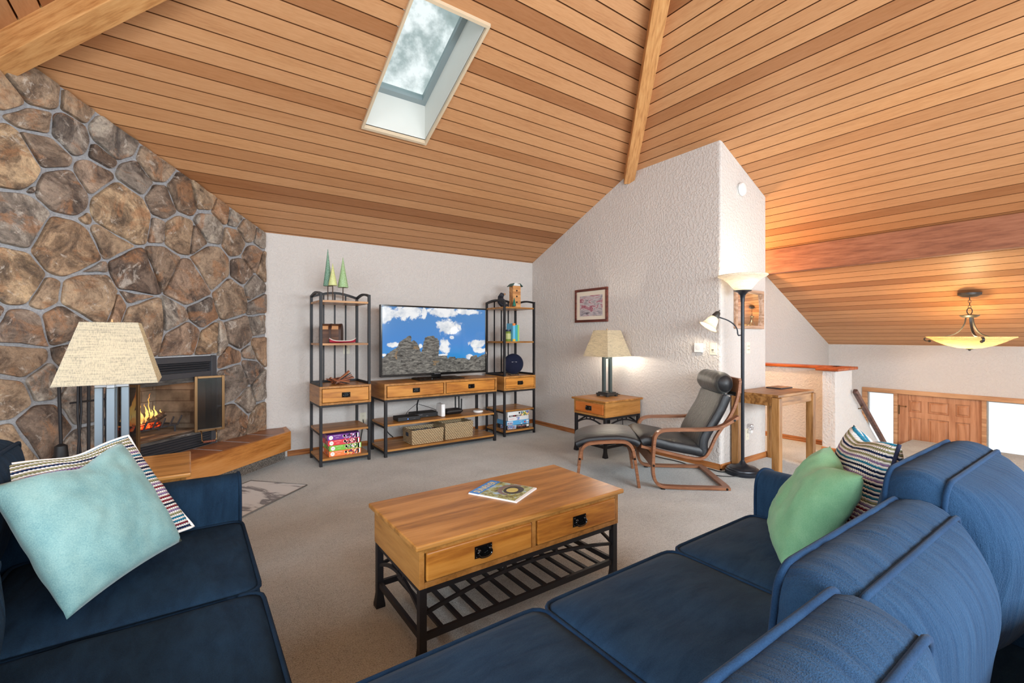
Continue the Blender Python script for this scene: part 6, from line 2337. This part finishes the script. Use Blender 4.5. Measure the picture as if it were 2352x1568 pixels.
bf.col(bf.ramp(bf.noise(bf.coord((1, 1, 1)), 90, 3), [(0.4, L(22, 24, 32)), (0.65, L(52, 56, 68))]))
bf.set(Roughness=0.7)
bf.bump(bf.noise(bf.coord((1, 1, 1)), 120, 3), 0.6, 0.006)
me.materials.append(bf.m)
for p_ in me.polygons: p_.use_smooth = True
q = MB(); q.ball((0.055, -0.010, 0.174), 0.013, 8, sx=1.2); q.ball((0.066, -0.011, 0.179), 0.005, 6, mi=1)
q.build('muzzle', [plain('tan_muzzle', L(176, 132, 92), 0.6), MT['blackgloss']], be, smooth=True)

bt_ = thing('bottle_brush_tree', 'small green bottle-brush tree in front of the birdhouse', 'tree ornament', (3.465, 4.875, YA))
q = MB(); q.lathe([(0.018, 0), (0.018, 0.012), (0.004, 0.014), (0.003, 0.03)], n=14); q.build('base', plain('tree_base', L(120, 84, 54), 0.6), bt_, smooth='auto')
q = MB()
rb = random.Random(2)
for k in range(520):
    f = rb.random() ** 0.8
    z = 0.02 + 0.105 * f
    a = rb.uniform(0, 2 * PI)
    r_ = (0.040 * (1 - f) + 0.004) * rb.uniform(0.8, 1.05)
    d = Vector((math.cos(a), math.sin(a), 0))
    pz_ = Vector((-d.y, d.x, 0)) * 0.0032
    q.poly([Vector((0, 0, z)) - pz_, Vector((0, 0, z)) + pz_, d * r_ + Vector((0, 0, z - 0.010))])
q.lathe([(0.026, 0.018), (0.012, 0.075), (0.001, 0.125)], n=12)
q.build('bristles', plain('green_bristle', L(46, 128, 108), 0.7), bt_)

jr = thing('candle_jar', 'green candle jar with a dark lid beside the books', 'candle', (3.405, 4.93, YB))
q = MB(); q.lathe([(0.036, 0), (0.038, 0.004), (0.038, 0.125), (0.034, 0.130)], n=28); q.build('glass', plain('green_candle_wax', L(122, 146, 66), 0.15, spec=0.7), jr, smooth='auto')
q = MB(); q.lathe([(0.0385, 0.03), (0.0388, 0.032), (0.0388, 0.10), (0.0385, 0.102)], n=28, cap=False); q.build('paper_label', plain('candle_label', L(190, 196, 130), 0.5), jr, smooth='auto')
q = MB(); q.lathe([(0.038, 0.130), (0.039, 0.133), (0.039, 0.152), (0.036, 0.154), (0.001, 0.154)], n=28); q.build('lid', plain('candle_lid', L(36, 50, 72), 0.3), jr, smooth='auto')
for k, (x, w_, h_, cc, lab, tp) in enumerate(((3.4725, 0.036, 0.235, L(110, 190, 226), 'light blue and orange book, leftmost of three on the right tower', L(240, 140, 70)),
                                              (3.511, 0.032, 0.215, L(50, 172, 182), 'teal book in the middle of three on the right tower', None),
                                              (3.541, 0.022, 0.215, L(158, 204, 110), 'light green book, rightmost of three on the right tower', None))):
    t = thing('book', lab, 'book', (x, 4.96, YB), 0, 'books on the right tower')
    q = MB()
    q.box(-w_ / 2, w_ / 2, -0.075, -0.072, 0, h_); q.box(-w_ / 2, -w_ / 2 + 0.002, -0.072, 0.075, 0, h_); q.box(w_ / 2 - 0.002, w_ / 2, -0.072, 0.075, 0, h_)
    q.build('cover', plain('book_cover_%d' % k, cc, 0.4), t, bevel=0.001)
    q = MB(); q.box(-w_ / 2 + 0.002, w_ / 2 - 0.002, -0.072, 0.072, 0.003, h_ - 0.003); q.build('pages', plain('book_pages', L(240, 234, 220), 0.8), t)
    if tp:
        q = MB(); q.box(-w_ / 2 - 0.0004, w_ / 2 + 0.0004, -0.0756, -0.06, h_ - 0.03, h_ + 0.0004); q.build('orange_top', plain('book_orange', tp, 0.4), t)
        q = MB(); q.box(-w_ / 2 - 0.0004, w_ / 2 + 0.0004, -0.0756, -0.06, 0.002, 0.03); q.build('yellow_foot', plain('book_yellow', L(236, 190, 60), 0.4), t)

sp = thing('round_speaker', 'dark blue round fabric speaker standing on the right tower cabinet', 'speaker', (3.515, 4.965, YC), math.radians(-20))
A = Matrix(((1, 0, 0), (0, 0, -1), (0, 1, 0)))
q = MB()
q.lathe([(0.02, -0.055), (0.09, -0.05), (0.125, -0.03), (0.137, -0.005), (0.135, 0.012), (0.115, 0.034), (0.07, 0.05), (0.01, 0.056)], (0, 0, 0.146), 48, A=A)
q.build('fabric_body', fabric('navy_speaker_cloth', L(20, 24, 42), L(32, 36, 58), 700, 0.1, 0.1), sp, smooth=True)
for sx in (-1, 1):
    q = MB(); q.tube(smoothpath([(sx * 0.05, -0.06, 0.006), (sx * 0.062, -0.045, 0.012), (sx * 0.062, 0.05, 0.014), (sx * 0.05, 0.07, 0.006)], 1), 0.006, 6); q.build('foot', MT['blackplastic'], sp, smooth=True)
text_mesh('lettering', 'harman / kardon', 0.0105, PW, frame_M((0.0, -0.0535, 0.175), (1, 0, 0), (0, 0, 1)), sp)

# ------------------------------------------------------------------ magazine on the coffee table
mgL, mgT, mgB = Vector((1.158, 2.024, 0.485)), Vector((1.363, 2.129, 0.485)), Vector((1.277, 1.776, 0.485))
ex = mgT - mgL
W_, H_ = ex.length, (mgL - mgB).length
ex.normalize()
ey2 = Vector((-ex.y, ex.x, 0))
mgM = frame_M(mgB, ex, ey2)
mz = bpy.data.objects.new('magazine', None)
COL.objects.link(mz)
mz.matrix_world = mgM
tag(mz, 'magazine with a river bridge cover lying on the coffee table', 'magazine')
q = MB()
q.box(0, W_, 0, H_, 0, 0.0035); q.box(0.001, W_ - 0.001, 0.001, H_ - 0.002, 0.0035, 0.007)
q.build('pages', plain('glossy_white_pages', L(240, 240, 240), 0.2), mz, bevel=0.001)
mc = NT('river_photo')
mn = mc.noise(mc.coord((14, 14, 1)), 1.6, 6, 0.65, 0.6)
mc.col(mc.ramp(mn, [(0.34, L(62, 66, 60)), (0.44, L(142, 138, 80)), (0.52, L(176, 182, 120)), (0.60, L(150, 186, 218)), (0.72, L(206, 216, 224))]))
mc.set(Roughness=0.15)
q = MB()
q.poly([(0.006, 0.016, 0.0072), (W_ - 0.004, 0.016, 0.0072), (W_ - 0.004, H_ - 0.004, 0.0072), (0.006, H_ - 0.004, 0.0072)])
q.build('cover_photo', mc.m, mz)
mb_ = NT('cover_blue')
mb_.col(L(60, 132, 208)); mb_.set(Roughness=0.15)
q = MB(); q.poly([(0.002, H_ - 0.06, 0.0074), (W_ - 0.002, H_ - 0.06, 0.0074), (W_ - 0.002, H_, 0.0074), (0.002, H_, 0.0074)]); q.build('title_band', mb_.m, mz)
text_mesh('title_lettering', 'SUNRIVER', 0.052, plain('title_yellow', L(240, 214, 96), 0.2), TR(W_ / 2, H_ - 0.034, 0.0076), mz, 0.0001, sx=0.80)
q = MB()
arc = [(0.055 + 0.085 * (1 - math.cos(a)), 0.085 + 0.085 * math.sin(a) ** 0.8) for a in [PI * k / 18 for k in range(19)]]
q.poly([(x, y, 0.0078) for x, y in arc] + [(0.055 + 0.085 * (1 - math.cos(a)) * 0.8 + 0.017, 0.085 + 0.06 * math.sin(a) ** 0.8, 0.0078) for a in [PI * k / 18 for k in range(18, -1, -1)]])
q.build('bridge_picture', plain('bridge_brown', L(132, 112, 112), 0.15), mz)
q = MB()
q.poly([(0.08 + 0.062 * (1 - math.cos(a)), 0.09 + 0.05 * math.sin(a), 0.008) for a in [2 * PI * k / 28 for k in range(28)]])
q.build('arch_picture', plain('dark_arch', L(52, 54, 62), 0.15), mz)
q = MB()
q.poly([(0.10 + 0.035 * (1 - math.cos(a)), 0.095 + 0.03 * math.sin(a), 0.0082) for a in [2 * PI * k / 20 for k in range(20)]])
q.build('foliage_picture', plain('yellow_foliage', L(206, 192, 116), 0.15), mz)

# ------------------------------------------------------------------ pictures and fittings on the walls
pc_ = thing('framed_picture', 'small framed red and grey landscape print above the table lamp', 'picture', (4.16, 4.165, 1.67), math.radians(-90))
q = MB()
hw, hh, fw = 0.285, 0.212, 0.032
for x0_, x1_, z0_, z1_ in ((-hw, hw, hh - fw, hh), (-hw, hw, -hh, -hh + fw), (-hw, -hw + fw, -hh + fw, hh - fw), (hw - fw, hw, -hh + fw, hh - fw)):
    q.box(x0_, x1_, -0.026, -0.001, z0_, z1_)
q.build('frame', wood('mahogany_frame', L(70, 30, 24), L(104, 50, 38), L(122, 66, 50), axis='X', rough=0.3), pc_, bevel=0.004)
q = MB(); q.box(-hw + fw, hw - fw, -0.014, -0.002, -hh + fw, hh - fw); q.build('mat_board', plain('cream_mat', L(232, 220, 200), 0.7), pc_)
pa = NT('painted_cliffs')
pa.tc = pa.n('TexCoord')
pn = pa.noise(pa.coord((7, 1, 24), (0, math.radians(14), 0)), 0.9, 6, 0.65, 0.9)
pa.col(pa.ramp(pn, [(0.32, L(96, 88, 96)), (0.42, L(170, 162, 166)), (0.49, L(204, 196, 196)), (0.55, L(176, 116, 128)), (0.62, L(152, 82, 98)), (0.72, L(198, 166, 168))]))
pa.set(Roughness=0.3)
q = MB(); q.poly([(-0.20, -0.0146, -0.135), (0.20, -0.0146, -0.135), (0.20, -0.0146, 0.125), (-0.20, -0.0146, 0.125)]); q.build('print', pa.m, pc_)

mi_ = thing('wall_mirror', 'wood-framed mirror on the wall end behind the floor lamp', 'mirror', (4.66, 2.445, 1.553))
hw, hh, fw = 0.272, 0.197, 0.032
q = MB()
for x0_, x1_, z0_, z1_ in ((-hw, hw, hh - fw, hh), (-hw, hw, -hh, -hh + fw), (-hw, -hw + fw, -hh + fw, hh - fw), (hw - fw, hw, -hh + fw, hh - fw)):
    q.box(x0_, x1_, -0.030, -0.001, z0_, z1_)
q.build('frame', wood('weathered_oak_frame', L(156, 118, 88), L(186, 150, 124), L(200, 168, 146), axis='X', rough=0.4), mi_, bevel=0.003)
q = MB()
G = [[(-hw + fw + (2 * hw - 2 * fw) * i / 12, 0.012 * (((i - 6) / 6) ** 2 + ((j - 6) / 6) ** 2) * 0.5 - 0.016, -hh + fw + (2 * hh - 2 * fw) * j / 12) for j in range(13)] for i in range(13)]
gv = [[q.v(p) for p in row] for row in G]
for i in range(12):
    for j in range(12): q.f([gv[i][j], gv[i + 1][j], gv[i + 1][j + 1], gv[i][j + 1]])
q.build('mirror_glass', plain('mirror_silver', L(236, 232, 228), 0.01, 1.0), mi_, smooth=True)

sm = thing('smoke_detector', 'round white smoke detector high on the narrow wall end', 'smoke detector', (4.51, 2.445, 2.745))
A = Matrix(((1, 0, 0), (0, 0, -1), (0, 1, 0)))
q = MB(); q.lathe([(0.062, 0.0), (0.066, 0.004), (0.066, 0.022), (0.058, 0.036), (0.03, 0.042), (0.001, 0.043)], (0, 0, 0), 36, A=A); q.build('housing', MT['white'], sm, smooth='auto')
q = MB(); q.lathe([(0.0672, 0.012), (0.0672, 0.017)], (0, 0, 0), 36, cap=False, A=A); q.build('vent_slots', plain('slot_grey', L(120, 120, 122), 0.6), sm)

th = thing('thermostat', 'square white thermostat on the wall beside the light switch', 'thermostat', (4.16, 2.668, 1.165), math.radians(-90))
q = MB(); q.box(-0.046, 0.046, -0.026, 0, -0.046, 0.046); q.build('housing', MT['white'], th, bevel=0.006, seg=3)
q = MB(); q.lathe([(0.026, 0.0262), (0.0262, 0.0275), (0.024, 0.028), (0.001, 0.0282)], (0, 0, 0.004), 28, A=A); q.build('dial', plain('dial_white', L(226, 226, 226), 0.4), th)


def plate(name, lab, cat, loc, rz, sw):
    t = thing(name, lab, cat, loc, math.radians(rz))
    q = MB(); q.box(-0.036, 0.036, -0.006, 0, -0.058, 0.058); q.build('plate', MT['ivory'], t, bevel=0.003)
    if sw == 'dimmer':
        q = MB(); q.box(-0.017, 0.017, -0.009, -0.006, -0.034, 0.034); q.build('switch_body', MT['ivory'], t, bevel=0.001)
        q = MB(); q.box(-0.009, 0.009, -0.020, -0.009, -0.012, -0.003); q.build('lever', plain('switch_lever', L(120, 106, 84), 0.5), t, bevel=0.002)
    elif sw == 'toggle2':
        for sx in (-1, 1):
            for sz in (-1, 1):
                q = MB(); q.box(sx * 0.012 - 0.004, sx * 0.012 + 0.004, -0.015, -0.006, sz * 0.018 - 0.006, sz * 0.018 + 0.006); q.build('toggle', plain('toggle_ivory', L(206, 198, 178), 0.4), t, bevel=0.001)
    else:
        for sz in (-1, 1):
            q = MB(); q.box(-0.016, 0.016, -0.0085, -0.006, sz * 0.02 - 0.014, sz * 0.02 + 0.014); rc = q.build('receptacle', MT['ivory'], t, bevel=0.002)
            for sx in (-1, 1):
                q = MB(); q.box(sx * 0.006 - 0.001, sx * 0.006 + 0.001, -0.0088, -0.008, sz * 0.02 - 0.004, sz * 0.02 + 0.006); q.build('slot', PB, rc)
    return t


plate('light_switch', 'ivory slide switch on the wall, right of the thermostat', 'light switch', (4.16, 2.518, 1.157), -90, 'dimmer')
plate('switch_plate', 'ivory switch plate below the mirror behind the floor lamp', 'light switch', (4.655, 2.445, 1.162), 0, 'toggle2')
ol = plate('outlet', 'ivory outlet low on the wall end under the side table', 'outlet', (4.64, 2.445, 0.285), 0, 'outlet')
plate('outlet', 'ivory outlet high on the wall behind the left shelf tower', 'outlet', (1.475, 5.39, 1.135), 0, 'outlet')
plate('outlet', 'ivory outlet low on the wall beside the television stand leg', 'outlet', (1.665, 5.39, 0.33), 0, 'outlet')
nl = thing('night_light', 'white plug-in night light in the outlet under the side table', 'night light', (4.655, 2.435, 0.32))
q = MB(); q.box(-0.02, 0.024, -0.035, 0, -0.02, 0.012); q.build('housing', MT['white'], nl, bevel=0.006)
q = MB(); q.lathe([(0.022, 0.012), (0.026, 0.03), (0.026, 0.066), (0.020, 0.074)], (0.002, -0.02, 0), 18, cap=False); q.build('clear_shade', clear_glass('nightlight_shade', (0.9, 0.9, 0.92, 1), 0.25), nl, smooth=True)

# handrail down the stairs
hr = thing('handrail', 'dark brown stair handrail sloping down the white stair wall', 'handrail', (6.2, 2.03, 0.66))
q = MB()
q.bar((0.0, 0, 0.0), (1.42, 0, -1.08), 0.045, 0.055)
q.build('rail', wood('dark_rail', L(62, 40, 36), L(92, 62, 54), L(110, 80, 72), axis='X', rough=0.3), hr, bevel=0.012, seg=3)
for f in (0.15, 0.8):
    q = MB(); q.tube([(1.42 * f, 0.0, -1.08 * f - 0.03), (1.42 * f, 0.01, -1.08 * f - 0.06), (1.42 * f, 0.037, -1.08 * f - 0.065)], 0.007, 6); q.build('bracket', MT['brass'], hr, smooth=True)
